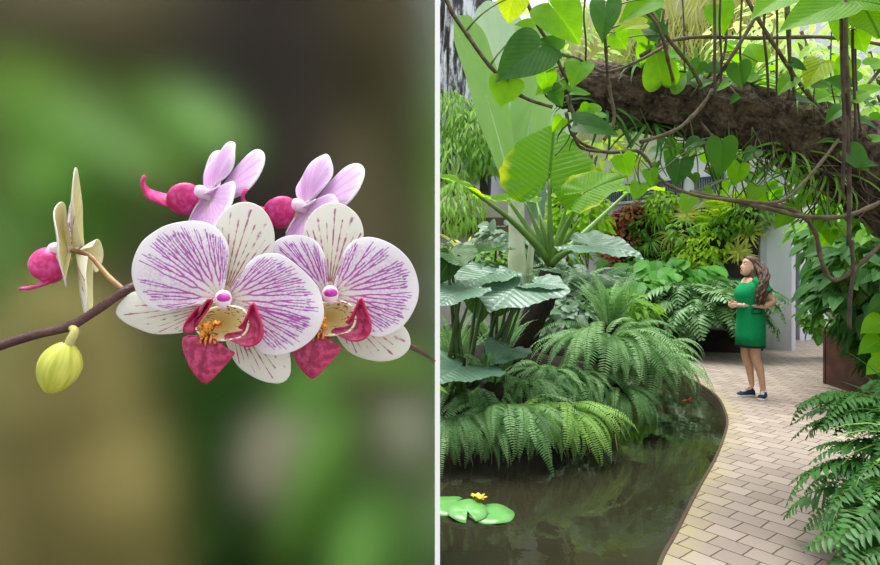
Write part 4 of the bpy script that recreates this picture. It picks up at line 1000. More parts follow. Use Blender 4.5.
for k, (px, py, lab) in enumerate(((612, 238, 'orange flowered bromeliad left of the red wall plants'), (622, 230, 'taller orange flowered bromeliad under the louvres'), (606, 258, 'orange flowered bromeliad lowest on the white wall'))):
    rosette('bromeliad', lab, 'bromeliad', wallp(px, py, .1), 22, .5, .03, M_MIDG, 130 + k, 'orange flowered bromeliads', (.4, 1.3), .7, center=M_ORNG, N=wn * .5 + UP)
# ================================================================ leaning trunk overhead, vines and roots
TY = 4.2
TR = [(546,84,8),(560,86,15),(590,89,22),(640,99,25),(700,110,26),(760,121,27),(810,138,29),(850,158,32),(900,192,36),(960,245,40),(1040,340,46),(1120,470,52),(1150,515,60)]
tp = smooth_path([P(a, b, TY) for a, b, _ in TR], 8); trd = [c for *_, c in TR]
mb = MB(); nn = len(tp); V = []; uv = []
trad = [np.interp(i / 8, range(len(trd)), trd) * 1.16 * TY / F for i in range(nn)]
def trunk_ring(i, n=26):
    t = (tp[min(i + 1, nn - 1)] - tp[max(i - 1, 0)]).normalized(); b = Vector((0, 1, 0)); b = (b - t * b.dot(t)).normalized(); a = b.cross(t)
    return [tp[i] + (a * math.cos(2 * PI * j / n) + b * math.sin(2 * PI * j / n)) * trad[i] * (1 + .10 * math.sin(j * 2.4 + i * .35) + NR.uniform(-.09, .09)) for j in range(n)]
for i in range(nn): V += trunk_ring(i)
mb.grid(V, nn, 26, None, 0, wrap=True); mb.f.append(tuple(range(26))); mb.m.append(0); mb.f.append(tuple(reversed([(nn - 1) * 26 + j for j in range(26)]))); mb.m.append(0)
tree = mb.build('tree', M_TBARK); tag(tree, 'thick rough barked tree trunk leaning across overhead, hung with vines', 'tree')
def trunk_at(px):
    k = min(range(nn), key=lambda i: abs(440 + tp[i].x / tp[i].y * F - px)); return tp[k], trad[k]

def vine(name, label, stem, leaves, mat=None, r=.011, group=None, extra=None, cat='vine', r1=None):
    """a climbing stem with heart leaves on stalks; stem [(px,py,Y)], leaves [(base px, py, tip px, py, Y, face, material, width)]"""
    pts = smooth_path([P(*a) for a in stem], 7); o = pts[0]
    t = thing(name, label, cat, o, 0, group); mb = MB(); n = len(pts)
    mb.tube([p - o for p in pts], [lerp(r, r1 or r * .75, i / n) * (1 + (.25 if i % 7 == 0 else 0)) for i in range(n)], 8); 
    mb.build('stem', mat or M_VINE, t); pm = MB()
    for k, (bx, by, tx, ty, Y, face, m, ws) in enumerate(leaves):
        B = P(bx, by, Y); T = P(tx, ty, Y - .06 + .12 * R.random())
        near = min(pts, key=lambda p: (p - B).length)
        q = arc(near, B, .10, 6); pm.tube([p - o for p in q], [.006, .005, .005, .004, .004, .0035, .003], 5)
        N = tocam(B) + Vector(face)
        place(t, leafm('heart', m, 1 + k % 4), B, T, N, ws)
    if leaves: pm.build('leaf_stalk', M_VGREEN, t)
    return t
PO, PD, PY = M_POTH, M_POTHD, M_POTHY
VG = None
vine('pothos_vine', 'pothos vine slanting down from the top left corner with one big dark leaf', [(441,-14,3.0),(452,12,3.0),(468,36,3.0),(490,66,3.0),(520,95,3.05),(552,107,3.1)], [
    (541,47,495,76,2.95,(.1,.1,.5),PD,1.0),(508,80,500,106,2.95,(0,0,.4),PO,1.45),(514,-4,508,24,3.0,(0,0,.3),PY,1.35),(530,30,512,22,3.1,(0,0,.6),PO,1.2)])  # the big leaf's shadow is put into its darker colour
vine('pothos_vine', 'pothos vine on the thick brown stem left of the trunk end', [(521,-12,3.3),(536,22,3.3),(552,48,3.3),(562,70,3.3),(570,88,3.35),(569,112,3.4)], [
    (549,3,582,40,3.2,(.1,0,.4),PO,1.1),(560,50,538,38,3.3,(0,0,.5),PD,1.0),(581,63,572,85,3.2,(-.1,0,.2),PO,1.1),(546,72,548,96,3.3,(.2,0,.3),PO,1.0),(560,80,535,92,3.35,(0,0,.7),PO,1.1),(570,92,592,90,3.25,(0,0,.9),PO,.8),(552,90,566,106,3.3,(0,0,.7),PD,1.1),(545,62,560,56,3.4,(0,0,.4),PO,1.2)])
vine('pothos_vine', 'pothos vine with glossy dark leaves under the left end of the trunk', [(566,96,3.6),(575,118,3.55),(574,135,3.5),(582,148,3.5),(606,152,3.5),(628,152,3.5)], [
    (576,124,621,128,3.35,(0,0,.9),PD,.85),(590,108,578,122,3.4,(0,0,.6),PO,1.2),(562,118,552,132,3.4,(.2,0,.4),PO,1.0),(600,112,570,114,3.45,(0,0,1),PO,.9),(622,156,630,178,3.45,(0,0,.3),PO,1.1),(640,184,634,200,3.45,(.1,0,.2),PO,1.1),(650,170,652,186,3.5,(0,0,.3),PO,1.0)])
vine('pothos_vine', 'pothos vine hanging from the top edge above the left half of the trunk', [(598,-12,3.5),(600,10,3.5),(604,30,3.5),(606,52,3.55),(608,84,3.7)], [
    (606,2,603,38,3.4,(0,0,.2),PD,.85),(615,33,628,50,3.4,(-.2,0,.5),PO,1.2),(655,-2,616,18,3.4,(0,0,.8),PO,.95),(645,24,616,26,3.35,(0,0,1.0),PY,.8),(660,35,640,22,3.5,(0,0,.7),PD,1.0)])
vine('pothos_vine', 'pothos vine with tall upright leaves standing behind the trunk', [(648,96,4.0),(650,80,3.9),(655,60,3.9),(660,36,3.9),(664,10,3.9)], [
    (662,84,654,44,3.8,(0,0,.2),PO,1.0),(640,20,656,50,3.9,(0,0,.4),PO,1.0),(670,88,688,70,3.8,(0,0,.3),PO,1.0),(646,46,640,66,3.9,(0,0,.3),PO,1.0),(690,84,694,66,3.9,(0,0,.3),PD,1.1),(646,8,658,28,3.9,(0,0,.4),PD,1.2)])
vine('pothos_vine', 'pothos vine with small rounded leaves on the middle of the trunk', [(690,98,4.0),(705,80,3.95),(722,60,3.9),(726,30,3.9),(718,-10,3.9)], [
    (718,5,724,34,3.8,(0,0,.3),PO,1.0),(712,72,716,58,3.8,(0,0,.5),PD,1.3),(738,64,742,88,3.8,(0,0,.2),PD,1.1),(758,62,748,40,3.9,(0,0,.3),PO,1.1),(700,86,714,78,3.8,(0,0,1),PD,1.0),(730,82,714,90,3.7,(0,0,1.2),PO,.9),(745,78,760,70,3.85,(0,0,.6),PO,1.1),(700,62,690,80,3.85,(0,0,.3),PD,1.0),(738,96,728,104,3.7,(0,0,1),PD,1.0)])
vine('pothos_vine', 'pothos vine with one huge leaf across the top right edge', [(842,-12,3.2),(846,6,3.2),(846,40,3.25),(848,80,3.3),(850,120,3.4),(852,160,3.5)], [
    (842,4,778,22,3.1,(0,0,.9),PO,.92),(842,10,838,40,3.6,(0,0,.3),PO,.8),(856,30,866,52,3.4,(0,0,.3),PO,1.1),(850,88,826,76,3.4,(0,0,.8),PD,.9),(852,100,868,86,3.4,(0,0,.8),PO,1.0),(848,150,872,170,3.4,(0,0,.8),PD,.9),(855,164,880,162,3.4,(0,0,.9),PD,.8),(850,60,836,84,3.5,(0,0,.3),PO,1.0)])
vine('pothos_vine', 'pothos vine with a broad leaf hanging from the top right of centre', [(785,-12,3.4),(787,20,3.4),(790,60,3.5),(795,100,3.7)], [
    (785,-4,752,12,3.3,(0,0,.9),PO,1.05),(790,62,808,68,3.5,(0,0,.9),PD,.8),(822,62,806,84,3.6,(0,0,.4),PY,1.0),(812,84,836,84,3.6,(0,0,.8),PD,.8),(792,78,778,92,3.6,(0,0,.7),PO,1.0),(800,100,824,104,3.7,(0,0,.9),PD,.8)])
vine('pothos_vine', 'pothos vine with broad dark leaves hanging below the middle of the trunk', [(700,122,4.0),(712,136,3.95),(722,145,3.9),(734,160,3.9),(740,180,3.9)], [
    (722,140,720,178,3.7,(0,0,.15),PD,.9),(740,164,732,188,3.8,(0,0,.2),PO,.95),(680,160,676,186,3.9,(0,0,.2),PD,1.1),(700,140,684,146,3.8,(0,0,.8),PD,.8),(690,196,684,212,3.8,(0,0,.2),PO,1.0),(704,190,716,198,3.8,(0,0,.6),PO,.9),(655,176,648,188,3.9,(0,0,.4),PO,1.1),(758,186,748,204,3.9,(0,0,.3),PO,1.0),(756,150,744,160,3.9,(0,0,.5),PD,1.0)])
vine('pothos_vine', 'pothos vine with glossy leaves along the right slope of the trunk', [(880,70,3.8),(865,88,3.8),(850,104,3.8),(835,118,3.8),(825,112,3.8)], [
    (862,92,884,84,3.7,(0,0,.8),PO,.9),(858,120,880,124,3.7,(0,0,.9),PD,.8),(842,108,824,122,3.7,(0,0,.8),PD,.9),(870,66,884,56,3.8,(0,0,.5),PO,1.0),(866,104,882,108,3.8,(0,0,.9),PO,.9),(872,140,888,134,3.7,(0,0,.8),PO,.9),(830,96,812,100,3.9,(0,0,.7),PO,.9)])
# deeply ribbed leaf at the top right corner
tt = thing('climbing_philodendron', 'ribbed bright leaf of a climber in the top right corner', 'vine', P(842, -20, 3.3)); to = tt.location
mb = MB(); mb.tube([p - to for p in arc(P(842, -20, 3.3), P(846, 4, 3.3), .05, 5)], .006, 6); mb.build('leaf_stalk', M_VGREEN, tt)
place(tt, leafm('ear', M_EAR, 31), P(860, 2, 3.3), P(884, 34, 3.2), (0, -1, .4), 1.5); place(tt, leafm('ear', M_EAR, 32), P(852, 0, 3.3), P(900, 4, 3.2), (0, -1, .6), 1.0)

LG = 'woody vines around the trunk'
def liana(label, pts, r, mat=None, group=None, name='vine'):
    q = smooth_path([P(*a) for a in pts], 7); mb = MB(); mb.tube(q, [r * (1 + .12 * math.sin(i * 1.3)) for i in range(len(q))], 8)
    return tag(mb.build(name, mat or M_VINE), label, 'vine', group)
liana('woody vine sagging below the trunk from left to right', [(566,112,3.6),(575,138,3.6),(605,152,3.6),(640,152,3.6),(664,182,3.6),(700,196,3.6),(745,201,3.6),(770,203,3.65),(790,196,3.7),(818,166,3.8),(838,140,3.95)], .0105)
liana('pale woody vine running right below the trunk to the edge', [(690,192,3.7),(730,200,3.7),(775,210,3.7),(800,216,3.7),(840,217,3.7),(868,208,3.7),(900,192,3.7)], .014)
liana('woody vine beneath the pale one, looping towards the planter', [(740,204,3.9),(778,206,3.9),(800,214,3.9),(815,232,3.9),(822,262,3.9),(834,280,3.9),(856,268,3.9),(885,240,3.9)], .014)
liana('woody vine crossing high from the middle to the top right', [(640,56,3.9),(668,42,3.9),(700,37,3.9),(760,38,3.9),(820,37,3.9),(860,41,3.9),(890,46,3.9)], .012)
liana('straight dark vine slanting down onto the trunk right of centre', [(741,-12,3.6),(760,22,3.6),(780,54,3.65),(806,92,3.8),(836,126,3.95)], .012)
liana('dark vine slanting down onto the middle of the trunk', [(770,-10,3.7),(748,30,3.7),(728,62,3.75),(716,80,3.9),(704,98,3.95)], .012)
liana('dark vine running from the top edge down onto the trunk left of centre', [(640,-10,3.6),(662,30,3.6),(690,66,3.7),(700,84,3.8),(706,100,3.9)], .012)
liana('grey stem slanting from the top edge past the dark rounded leaf', [(618,-8,3.5),(650,16,3.5),(662,36,3.5),(668,60,3.6),(676,92,3.9)], .0105)
liana('thin vine arching along the left end of the trunk', [(560,54,3.5),(580,60,3.6),(606,72,3.7),(640,60,3.7),(668,44,3.8)], .010)
liana('grey vine twisting down the lower left of the trunk', [(606,64,3.8),(610,90,3.75),(614,120,3.75),(604,140,3.75)], .011)
liana('long vine sagging from the trunk end down to the right', [(640,142,3.7),(676,130,3.75),(700,108,3.8),(712,90,3.9)], .012)
RG = 'aerial roots hanging above and across the trunk'
for px, y0, y1, Y, r in ((585,-10,62,3.8,.006),(601,-10,20,3.9,.005),(648,-10,52,3.9,.006),(654,-10,80,3.9,.006),(666,20,96,3.8,.006),(682,-10,90,3.9,.005),(716,-10,100,3.7,.009),(719,-10,92,3.75,.007),(741,-10,86,3.8,.007),(766,-10,96,3.7,.008),(778,-10,108,3.7,.007),(789,-10,100,3.8,.007),(843,-8,190,3.35,.010),(847,-8,246,3.4,.012),(855,-8,150,3.4,.008),(858,4,132,3.45,.006),(832,30,110,3.8,.004),(814,60,120,3.8,.004),(850,240,330,3.42,.011)):
    q = smooth_path([P(px + R.uniform(-2, 2), y0, Y), P(px + R.uniform(-3, 3), lerp(y0, y1, .35), Y), P(px + R.uniform(-2, 3), lerp(y0, y1, .7), Y), P(px + R.uniform(-2, 5), y1, Y + .02)], 5)
    mb = MB(); mb.tube(q, r, 6); tag(mb.build('aerial_root', M_ROOT), 'thin brown aerial root hanging straight down by the leaning trunk', 'root', RG)
q = random.Random(9)
for k in range(95):
    px = q.choice((q.uniform(575, 850), q.uniform(660, 850), q.uniform(740, 840))); c, r = trunk_at(px)
    a = c + Vector((0, q.uniform(-1, .5) * r, -r * .55)); dx = q.uniform(-24, 34); L = q.uniform(16, 80) if px > 640 else q.uniform(12, 50)
    s = TY / F
    b = a + Vector((dx * s, q.uniform(-.25, .2), -L * s)); m = a.lerp(b, .5) + Vector((q.uniform(-.10, .10), 0, -.05))
    mb = MB(); mb.tube(smooth_path([a, m, b], 5), q.uniform(.0025, .006), 5)
    tag(mb.build('aerial_root', M_ROOT if q.random() < .6 else M_VGREEN), 'tangled thin root trailing under the leaning trunk', 'root', 'tangled roots under the trunk')
# small leaves growing along the trunk: epiphytes
for k, (px, up, n, m, lab) in enumerate(((640, 1, 26, M_DKG, 'dark leafy tuft on top of the trunk left of centre'), (690, 1, 26, M_DKG, 'dark leafy tuft on top of the trunk under the round leaves'), (745, 1, 34, M_DKG, 'dark leafy tuft on top of the trunk right of centre'), (790, 1, 30, M_MIDG, 'green leafy tuft where the dark vine meets the trunk'), (600, -1, 26, M_DKG, 'strappy dark tuft under the left end of the trunk'), (650, -1, 24, M_DKG, 'dark tuft hanging under the trunk left of centre'), (780, -1, 34, M_MIDG, 'bright green tuft hanging under the right half of the trunk'), (820, -1, 30, M_MIDG, 'bright green tuft hanging under the trunk where it dips'))):
    c, r = trunk_at(px); p = c + Vector((0, -.05, r * .9 * up))
    rosette('epiphyte', lab, 'plant', p, n, .34 if up > 0 else .5, .012, m, 200 + k, 'tufts growing on the trunk', (.2, 1.3), 1.0 if up > 0 else 1.6, N=UP if up > 0 else Vector((0, -.5, .3)))
for k, (px, py, Y, n, lab) in enumerate(((690, 150, 4.7, 60, 'bright leafy climber behind the roots left of centre'), (770, 168, 4.8, 110, 'bright leafy climber behind the roots under the trunk'), (810, 190, 4.7, 130, 'bright leafy climber behind the roots near the pale vine'), (640, 110, 5.2, 80, 'leafy climber behind the left part of the trunk'), (850, 205, 4.6, 90, 'leafy climber under the right slope of the trunk'), (800, 84, 5.0, 90, 'leafy climber standing above the trunk on the right'), (860, 104, 5.0, 100, 'leafy climber above the trunk at the right edge'), (700, 70, 5.0, 90, 'leafy climber above the middle of the trunk'), (724, 135, 4.9, 60, 'leafy climber close under the middle of the trunk'))):
    c, r = trunk_at(px); p = P(px, py, Y)
    shrub('climber', lab, 'vine', Vector((c.x, c.y + r * .6, c.z)), [(p, (.34, .3, .22), n // 3)], 'heart', (.09, .2), PO if k % 3 else PD, 220 + k, 3, 'leafy climbers on the trunk', M_VGREEN, ws=1.0)

# ---------------------------------------------------------------- bright growth high at the back
M_CURT = leaf_mat('trailing_yellow_green', G(190, 196, 104), G(222, 220, 156), None, trans=.4, rough=.6, tint=1.2)
M_FAR = leaf_mat('far_bright_leaf', G(160, 204, 96), G(200, 226, 150), None, trans=.5, rough=.45, tint=1.4)
q = random.Random(4); mb = MB()
for i in range(1700):
    px = q.uniform(545, 790); p = on_wall(px, 0); z0 = q.uniform(5.0, 7.9); L = q.uniform(.5, 1.6); o = wn * q.uniform(.05, .4) ; w = q.uniform(.008, .02)
    a = Vector((p.x, p.y, z0)) + o; V = []
    for j in range(6):
        t = j / 5; c = a + Vector((.08 * math.sin(7 * t + i), 0, -L * t)) + wn * .12 * math.sin(2.4 * t); V += [c - wd * w * (1 - t * .8), c + wd * w * (1 - t * .8)]
    mb.add(V, [(2 * j, 2 * j + 1, 2 * j + 3, 2 * j + 2) for j in range(5)])
cu = tag(mb.build('trailing_foliage', M_CURT), 'curtain of trailing yellow-green strands high on the white wall', 'plant'); cu['kind'] = 'stuff'
for k, (px, py, Y, rx, rz, n, m, lab, bx) in enumerate(((806, 60, 9.6, 1.1, 1.0, 190, M_FAR, 'bright leafy tree top behind the trunk on the right', 7.7), (866, 90, 9.4, 1.0, 1.3, 220, M_FAR, 'bright leafy tree at the right edge behind the trunk', 8.1), (762, 46, 10.4, .9, .7, 100, M_FAR, 'airy pale leafed tree behind the middle of the trunk', 8.0), (872, 176, 9.5, .9, .8, 200, M_LIME, 'leafy tree standing behind the right slope of the trunk', 7.8))):
    c = P(px, py, Y); base = Vector((bx, Y + .1, 0))
    shrub('tree', lab, 'tree', base, [(c, (rx, .7, rz), n), (c + Vector((.5, .3, -.3)), (rx * .8, .6, rz * .6), n // 2)], 'lance', (.2, .38), m, 240 + k, 6, None, M_VINE)
for k, (px, py, Y, rx, rz, n, m, lab) in enumerate(((600, 158, 13.2, .8, .4, 150, M_LIME, 'pale leafy bush under the left end of the trunk'), (560, 60, 12.8, 1.0, 1.4, 220, M_FAR, 'yellow-green leafy tree behind the thick brown stem'))):
    c = P(px, py, Y); base = Vector((P(545, 300, Y).x, Y, 0))
    shrub('tree', lab, 'tree', base, [(c, (rx, .5, rz), n)], 'lance', (.2, .38), m, 250 + k, 4, None, M_VINE)

# ---------------------------------------------------------------- plants in the rusted planter
for k, (px, py, Y, rx, rz, n, m, lab, bx) in enumerate(((852, 252, 7.6, .5, .5, 300, M_DKG, 'dark leafy shrub in the steel planter nearest the door', 5.6), (868, 285, 6.6, .5, .5, 300, M_DKG, 'dark leafy shrub in the middle of the steel planter', 5.9), (832, 226, 8.2, .42, .26, 150, M_MIDG, 'shrub with lobed leaves leaning out in front of the door', 5.6), (875, 230, 6.9, .5, .5, 260, M_MIDG, 'green shrub at the right edge above the planter', 6.1))):
    c = P(px, py, Y); shrub('shrub', lab, 'shrub', Vector((bx, min(Y, 8.1), .61)), [(c, (rx, .5, rz), n), (c + Vector((.35, 0, -.5)), (rx * .8, .45, rz * .8), n // 2)], 'lance', (.16, .34), m, 260 + k, 7, 'shrubs in the steel planter', M_VINE, ws=1.15)
shrub('shrub', 'small bush on the path edge behind the steel planter', 'shrub', P(822, 338, 10.5), [(P(820, 318, 10.5), (.3, .3, .35), 160)], 'oval', (.1, .2), M_MIDG, 270, 3)
t = thing('potted_stem', 'pale leaning cut stem at the corner of the steel planter', 'plant', Vector((5.45, 8.1, .61))); mb = MB(); mb.tube([Vector((0, 0, 0)), P(822, 305, 8.2) - t.location], [.035, .03], 8); mb.build('stem', M_PSTEM, t); mb = MB(); leaves_into(mb, LA['lance'], [(P(822, 303, 8.2) - t.location, Vector((.3, 0, 1)))] * 5, (.2, .3), R); mb.build('foliage', M_MIDG, t)

# ---------------------------------------------------------------- foreground at the right edge
def coarse(): return fern_variants('coarse', [M_FERND, M_RACH], .95, 4, pairs=21, pl=.17, pw=.019, e0=1.05, e1=-1.1, sweep=.35, pdroop=.3, s0=.2, rr=.004, wav=.09)
fern('coarse dark fern spilling over the path at the lower right corner', Vector((2.62, 3.12, .30)), coarse(), 44, None, (PI * .5, PI * 1.5), (-.3, .5), (.65, .95), .12, seed=91)
fern('lowest coarse fern cut by the bottom right corner of the picture', Vector((2.5, 2.85, .12)), coarse(), 36, None, (PI * .5, PI * 1.5), (-.3, .5), (.6, .85), .12, seed=96)
fern('upper coarse fern at the right edge above the grassy tuft', Vector((2.75, 3.45, .62)), coarse(), 34, None, (PI * .4, PI * 1.4), (-.2, .4), (.6, .85), .12, seed=92)
fern('bright fine fern high at the right edge in front of the planter', Vector((3.2, 3.75, .50)), swordl(), 24, None, (PI * .3, PI * 1.5), (-.3, .4), (.7, 1.0), .1, seed=93)
rosette('grass_tuft', 'long narrow leaved grassy tuft at the right edge beside the path', 'plant', Vector((2.56, 3.05, .55)), 90, .75, .014, M_FERNL, 94, None, (.2, 1.3), 1.5)
rosette('grass_tuft', 'dark strap leaved tuft with upright tips behind the coarse fern', 'plant', Vector((2.58, 3.35, .62)), 26, .62, .022, M_DKG, 95, None, (.6, 1.45), .6)
vine('pothos_vine', 'pothos vine with rounded leaves climbing beside the planter at the right edge', [(892,420,4.4),(884,380,4.4),(880,340,4.4),(886,300,4.4)], [(880,340,858,352,4.3,(0,0,.6),PO,1.0),(884,322,862,330,4.3,(0,0,.6),PO,1.0),(882,362,864,374,4.2,(0,0,.6),PO,1.0),(888,300,868,310,4.3,(0,0,.6),PD,1.0),(886,350,874,368,4.25,(0,0,.4),PO,1.1)])
mb = MB()
V = []
for j in range(14):
    for i in range(12): x = lerp(2.62, 4.0, i / 11); y = lerp(2.2, 4.3, j / 13); e = min(1, (x - 2.62) * 4); V.append((x, y, .72 * e * min(1, (4.3 - y) * 2.5) * min(1, (y - 2.2) * 3) + .02 * math.sin(9 * x + 7 * y)))
mb.grid(V, 14, 12); struct(mb.build('ground_3', M_SOIL))

# ---------------------------------------------------------------- on and in the water
M_PAD = leaf_mat('lily_pad_green', G(112, 176, 96), G(96, 164, 78), G(140, 196, 120), 0.01, 0, .1, .28, .7, .01, 1.2)
wl_ = thing('water_lily', 'water lily with three round green pads and a yellow bloom floating near the left edge', 'water lily', Vector((P(470, 517, 4.21).x, 4.21, WZ)))
def pad(cx, cy, r, a0, tilt, z, seed, part=wl_):
    V = [(cx, cy, z)]; n = 40
    for ring in (0.5, 1.0):
        for i in range(n + 1):
            a = a0 + math.radians(13) + (2 * PI - math.radians(26)) * i / n
            V.append((cx + r * ring * math.cos(a), cy + r * ring * math.sin(a), z + tilt * r * ring * math.sin(a) + .004 * ring * math.sin(5 * a + seed)))
    m = MB(); m.add(V, [(0, 1 + i, 2 + i) for i in range(n)] + [(1 + i, 1 + n + 1 + i, 2 + n + 1 + i, 2 + i) for i in range(n)], [(0, 0)] + [(.5, .5)] * (n + 1) + [(1, 1)] * (n + 1))
    o = m.build('lily_pad', M_PAD, part); md = o.modifiers.new('thickness', 'SOLIDIFY'); md.thickness = .004; return o
pad(-.02, -.06, .135, -1.45, .18, .032, 1); pad(.14, -.06, .155, 2.9, .04, .012, 2); pad(-.14, .05, .14, .6, .12, .02, 3)
mb = MB(); q = random.Random(3)
for i in range(12):
    V, Fc, uv = LA['oval']; a = q.uniform(0, 6.28); e = q.uniform(.4, 1.3); M = frame((0, 0, 0), (math.cos(a) * math.cos(e), math.sin(a) * math.cos(e), math.sin(e)), (-math.cos(a), -math.sin(a), .5)); mb.add(V @ (mat3(M) * .075).T + np.array((.06, .09, .03)), Fc, uv)
mb.build('bloom', simple('yellow_petals', G(236, 206, 60), G(214, 190, 70), .5, 40), wl_)
def koi(label, px, py, rz, L, c1, c2, seed):
    Y = (EYE - WZ + .04) * F / (py - HZ); p = P(px, py, Y)
    W = Matrix.Translation((p.x, p.y, WZ - .035)) @ Matrix.Rotation(rz, 4, 'Z'); t = obj('koi', None, None, W); tag(t, label, 'fish', 'koi in the pond')
    mb = MB(); V = []
    for i in range(17):
        s = i / 16; x = (s - .5) * L; r = L * .115 * math.sin(PI * min(.999, .08 + s * .92) ** .75) ** .8 * (1 - .35 * s) + .002; by = .05 * L * math.sin(3.2 * s)
        V += [(x, by + r * .85 * math.cos(2 * PI * j / 10), r * math.sin(2 * PI * j / 10)) for j in range(10)]
    mb.grid(V, 17, 10, None, 0, wrap=True); m = simple('koi_skin_%d' % seed, c1, c2, .3, 14); mb.build('body', m, t)
    for nm_, V in (('tail_fin', [(L * .46, 0, .0), (L * .68, .05 * L, .07 * L), (L * .6, .0, .0), (L * .68, -.04 * L, -.06 * L)]), ('dorsal_fin', [(-.1 * L, .02 * L, .1 * L), (.05 * L, .04 * L, .16 * L), (.2 * L, .04 * L, .08 * L), (.05 * L, .035 * L, .08 * L)]), ('side_fin', [(-.22 * L, .07 * L, 0), (-.12 * L, .2 * L, -.01), (-.05 * L, .17 * L, -.01), (-.12 * L, .08 * L, 0)]), ('side_fin', [(-.22 * L, -.05 * L, 0), (-.12 * L, -.18 * L, -.01), (-.05 * L, -.15 * L, -.01), (-.12 * L, -.06 * L, 0)])):
        m2 = MB(); m2.add(V, [(0, 1, 2, 3)]); o = m2.build(nm_, m, t); md = o.modifiers.new('thickness', 'SOLIDIFY'); md.thickness = .004
koi('bright orange-red koi swimming near the curved kerb', 690, 403, .5, .36, G(226, 60, 34), G(236, 96, 50), 1)
koi('second orange-red koi just under the water by the kerb wall', 676, 396, -.5, .30, G(214, 54, 34), G(230, 120, 80), 2)
koi('small dark red koi closer to the hanging ferns', 682, 412, 2.4, .24, G(150, 44, 34), G(200, 70, 44), 3)

# ---------------------------------------------------------------- blurred growth behind the orchid
M_BL = leaf_mat('shade_green_leaf', G(128, 186, 74), G(104, 164, 62), G(120, 170, 80), 6, .6, .35, .4, .4, .05, 1.4)
shrub('leafy_plant', 'bright green leafy plant blurred at the upper left behind the orchid', 'plant', Vector((P(110, 300, 2.2).x, 2.3, .0)), [(P(75, 110, 2.1), (.13, .1, .17), 12), (P(135, 125, 2.1), (.11, .1, .10), 9), (P(110, 165, 2.1), (.12, .1, .10), 7)], 'oval', (.2, .34), M_BL, 301, 4)
shrub('leafy_plant', 'green leafy plant blurred at the left edge behind the side on bloom', 'plant', Vector((P(5, 300, 2.0).x, 2.1, .0)), [(P(5, 235, 2.0), (.13, .1, .15), 14), (P(0, 350, 2.0), (.1, .1, .15), 8)], 'oval', (.16, .28), M_BL, 302, 3)
shrub('leafy_plant', 'dark green leafy plant blurred below the flowers', 'plant', Vector((P(210, 600, 2.3).x, 2.4, .0)), [(P(190, 450, 2.3), (.16, .1, .3), 22), (P(240, 380, 2.4), (.2, .1, .16), 18), (P(330, 500, 2.3), (.2, .1, .3), 22)], 'oval', (.2, .36), M_DKG, 303, 5)
shrub('leafy_plant', 'green upright plant blurred low on the right behind the orchid', 'plant', Vector((P(365, 600, 2.0).x, 2.05, .0)), [(P(360, 440, 2.0), (.08, .08, .3), 18)], 'lance', (.22, .4), M_BL, 304, 3)
t = thing('white_orchid', 'cluster of white blooms blurred below the orchid', 'flower', Vector((P(285, 600, 1.9).x, 1.9, .0))); mb = MB(); sm = MB(); q = random.Random(8)
for i in range(9):
    c = P(285 + q.uniform(-30, 30), 455 + q.uniform(-22, 22), 1.9) + Vector((0, q.uniform(-.05, .05), 0)) - t.location
    for j in range(5):
        a = 2 * PI * j / 5 + i; V, Fc, uv = LA['oval']; M = frame((0, 0, 0), (math.cos(a), -.25, math.sin(a)), (0, -1, 0)); A = mat3(M) * .075; A[:, 0] *= 1.4; mb.add(V @ A.T + np.array(c), Fc, uv)
    sm.tube(arc((0, 0, 0), c + Vector((0, .01, 0)), 0, 4), .004, 5)
mb.build('petals', simple('cream_petal', G(236, 230, 206), G(222, 214, 180), .5, 20), t); sm.build('stem', M_VGREEN, t)
# ================================================================ the woman on the path
M_SKIN = simple('skin', srgb(228, 182, 158), srgb(220, 170, 146), .5, 20)
M_HAIR = simple('brown_hair', srgb(112, 82, 68), srgb(68, 48, 42), .5, 60, bump=.4, bscale=90)
def tweed():
    t = NT('green_tweed'); oc = t.coord('Object'); a = t.noise(160, 3, oc); b = t.noise(70, 2, oc)
    col = t.mix(t.step(a, .35, .65), srgb(0, 128, 74), srgb(20, 162, 100))
    return t.done(t.pbr(col, .85, .2, t.bump(t.math('ADD', a, b), .6, .006)))
M_TWEED = tweed()
M_TRIM = simple('dark_trim', srgb(20, 38, 40), None, .7); M_NAVY = simple('navy_canvas', srgb(40, 48, 84), srgb(32, 40, 70), .8, 50); M_SOLE = simple('white_rubber', srgb(226, 228, 232), None, .5)
M_LIPS = simple('lip_colour', srgb(176, 82, 84), None, .4); M_EYEW = simple('eye_white', srgb(232, 228, 224), None, .3); M_EYED = simple('dark_iris', srgb(44, 30, 26), None, .25)
WY = 7.5; WS = WY / F
wo_ = Vector((P(752, 397, WY).x, WY, 0))
wom = thing('person', 'woman in a short green dress with long wavy brown hair and navy sneakers looking up', 'person', wo_)
def wp(px, py, y=0.0): return Vector(((px - 752) * WS, y, (397 - py) * WS))
# body: one skin
sk = {}
def V_(n, p, r): sk[n] = (Vector(p), r)
V_('pelvis', wp(750, 322, 0), (.13, .16)); V_('waist', wp(750.5, 306), (.105, .14)); V_('chest', wp(751, 291), (.10, .15)); V_('collar', wp(751.5, 281), (.07, .11)); V_('neck', wp(750, 276), (.050, .050)); V_('nape', wp(749.5, 271), (.047, .047))
for sd, s in (('l', -1), ('r', 1)):
    V_('sh' + sd, wp(753.5, 283, .155 * s), (.052, .052))
V_('ell', wp(765.0, 301, -.215), (.042, .042)); V_('fal', wp(757, 304.5, -.20), (.040, .040)); V_('wrl', wp(740.5, 304.6, -.10), (.025, .025)); V_('hal', wp(735.8, 304.8, -.055), (.026, .018))
V_('elr', wp(757, 303, .235), (.040, .040)); V_('far', wp(750, 304, .20), (.036, .036)); V_('wrr', wp(739.5, 304.5, .07), (.025, .025)); V_('har', wp(735.2, 303.8, .03), (.026, .018))
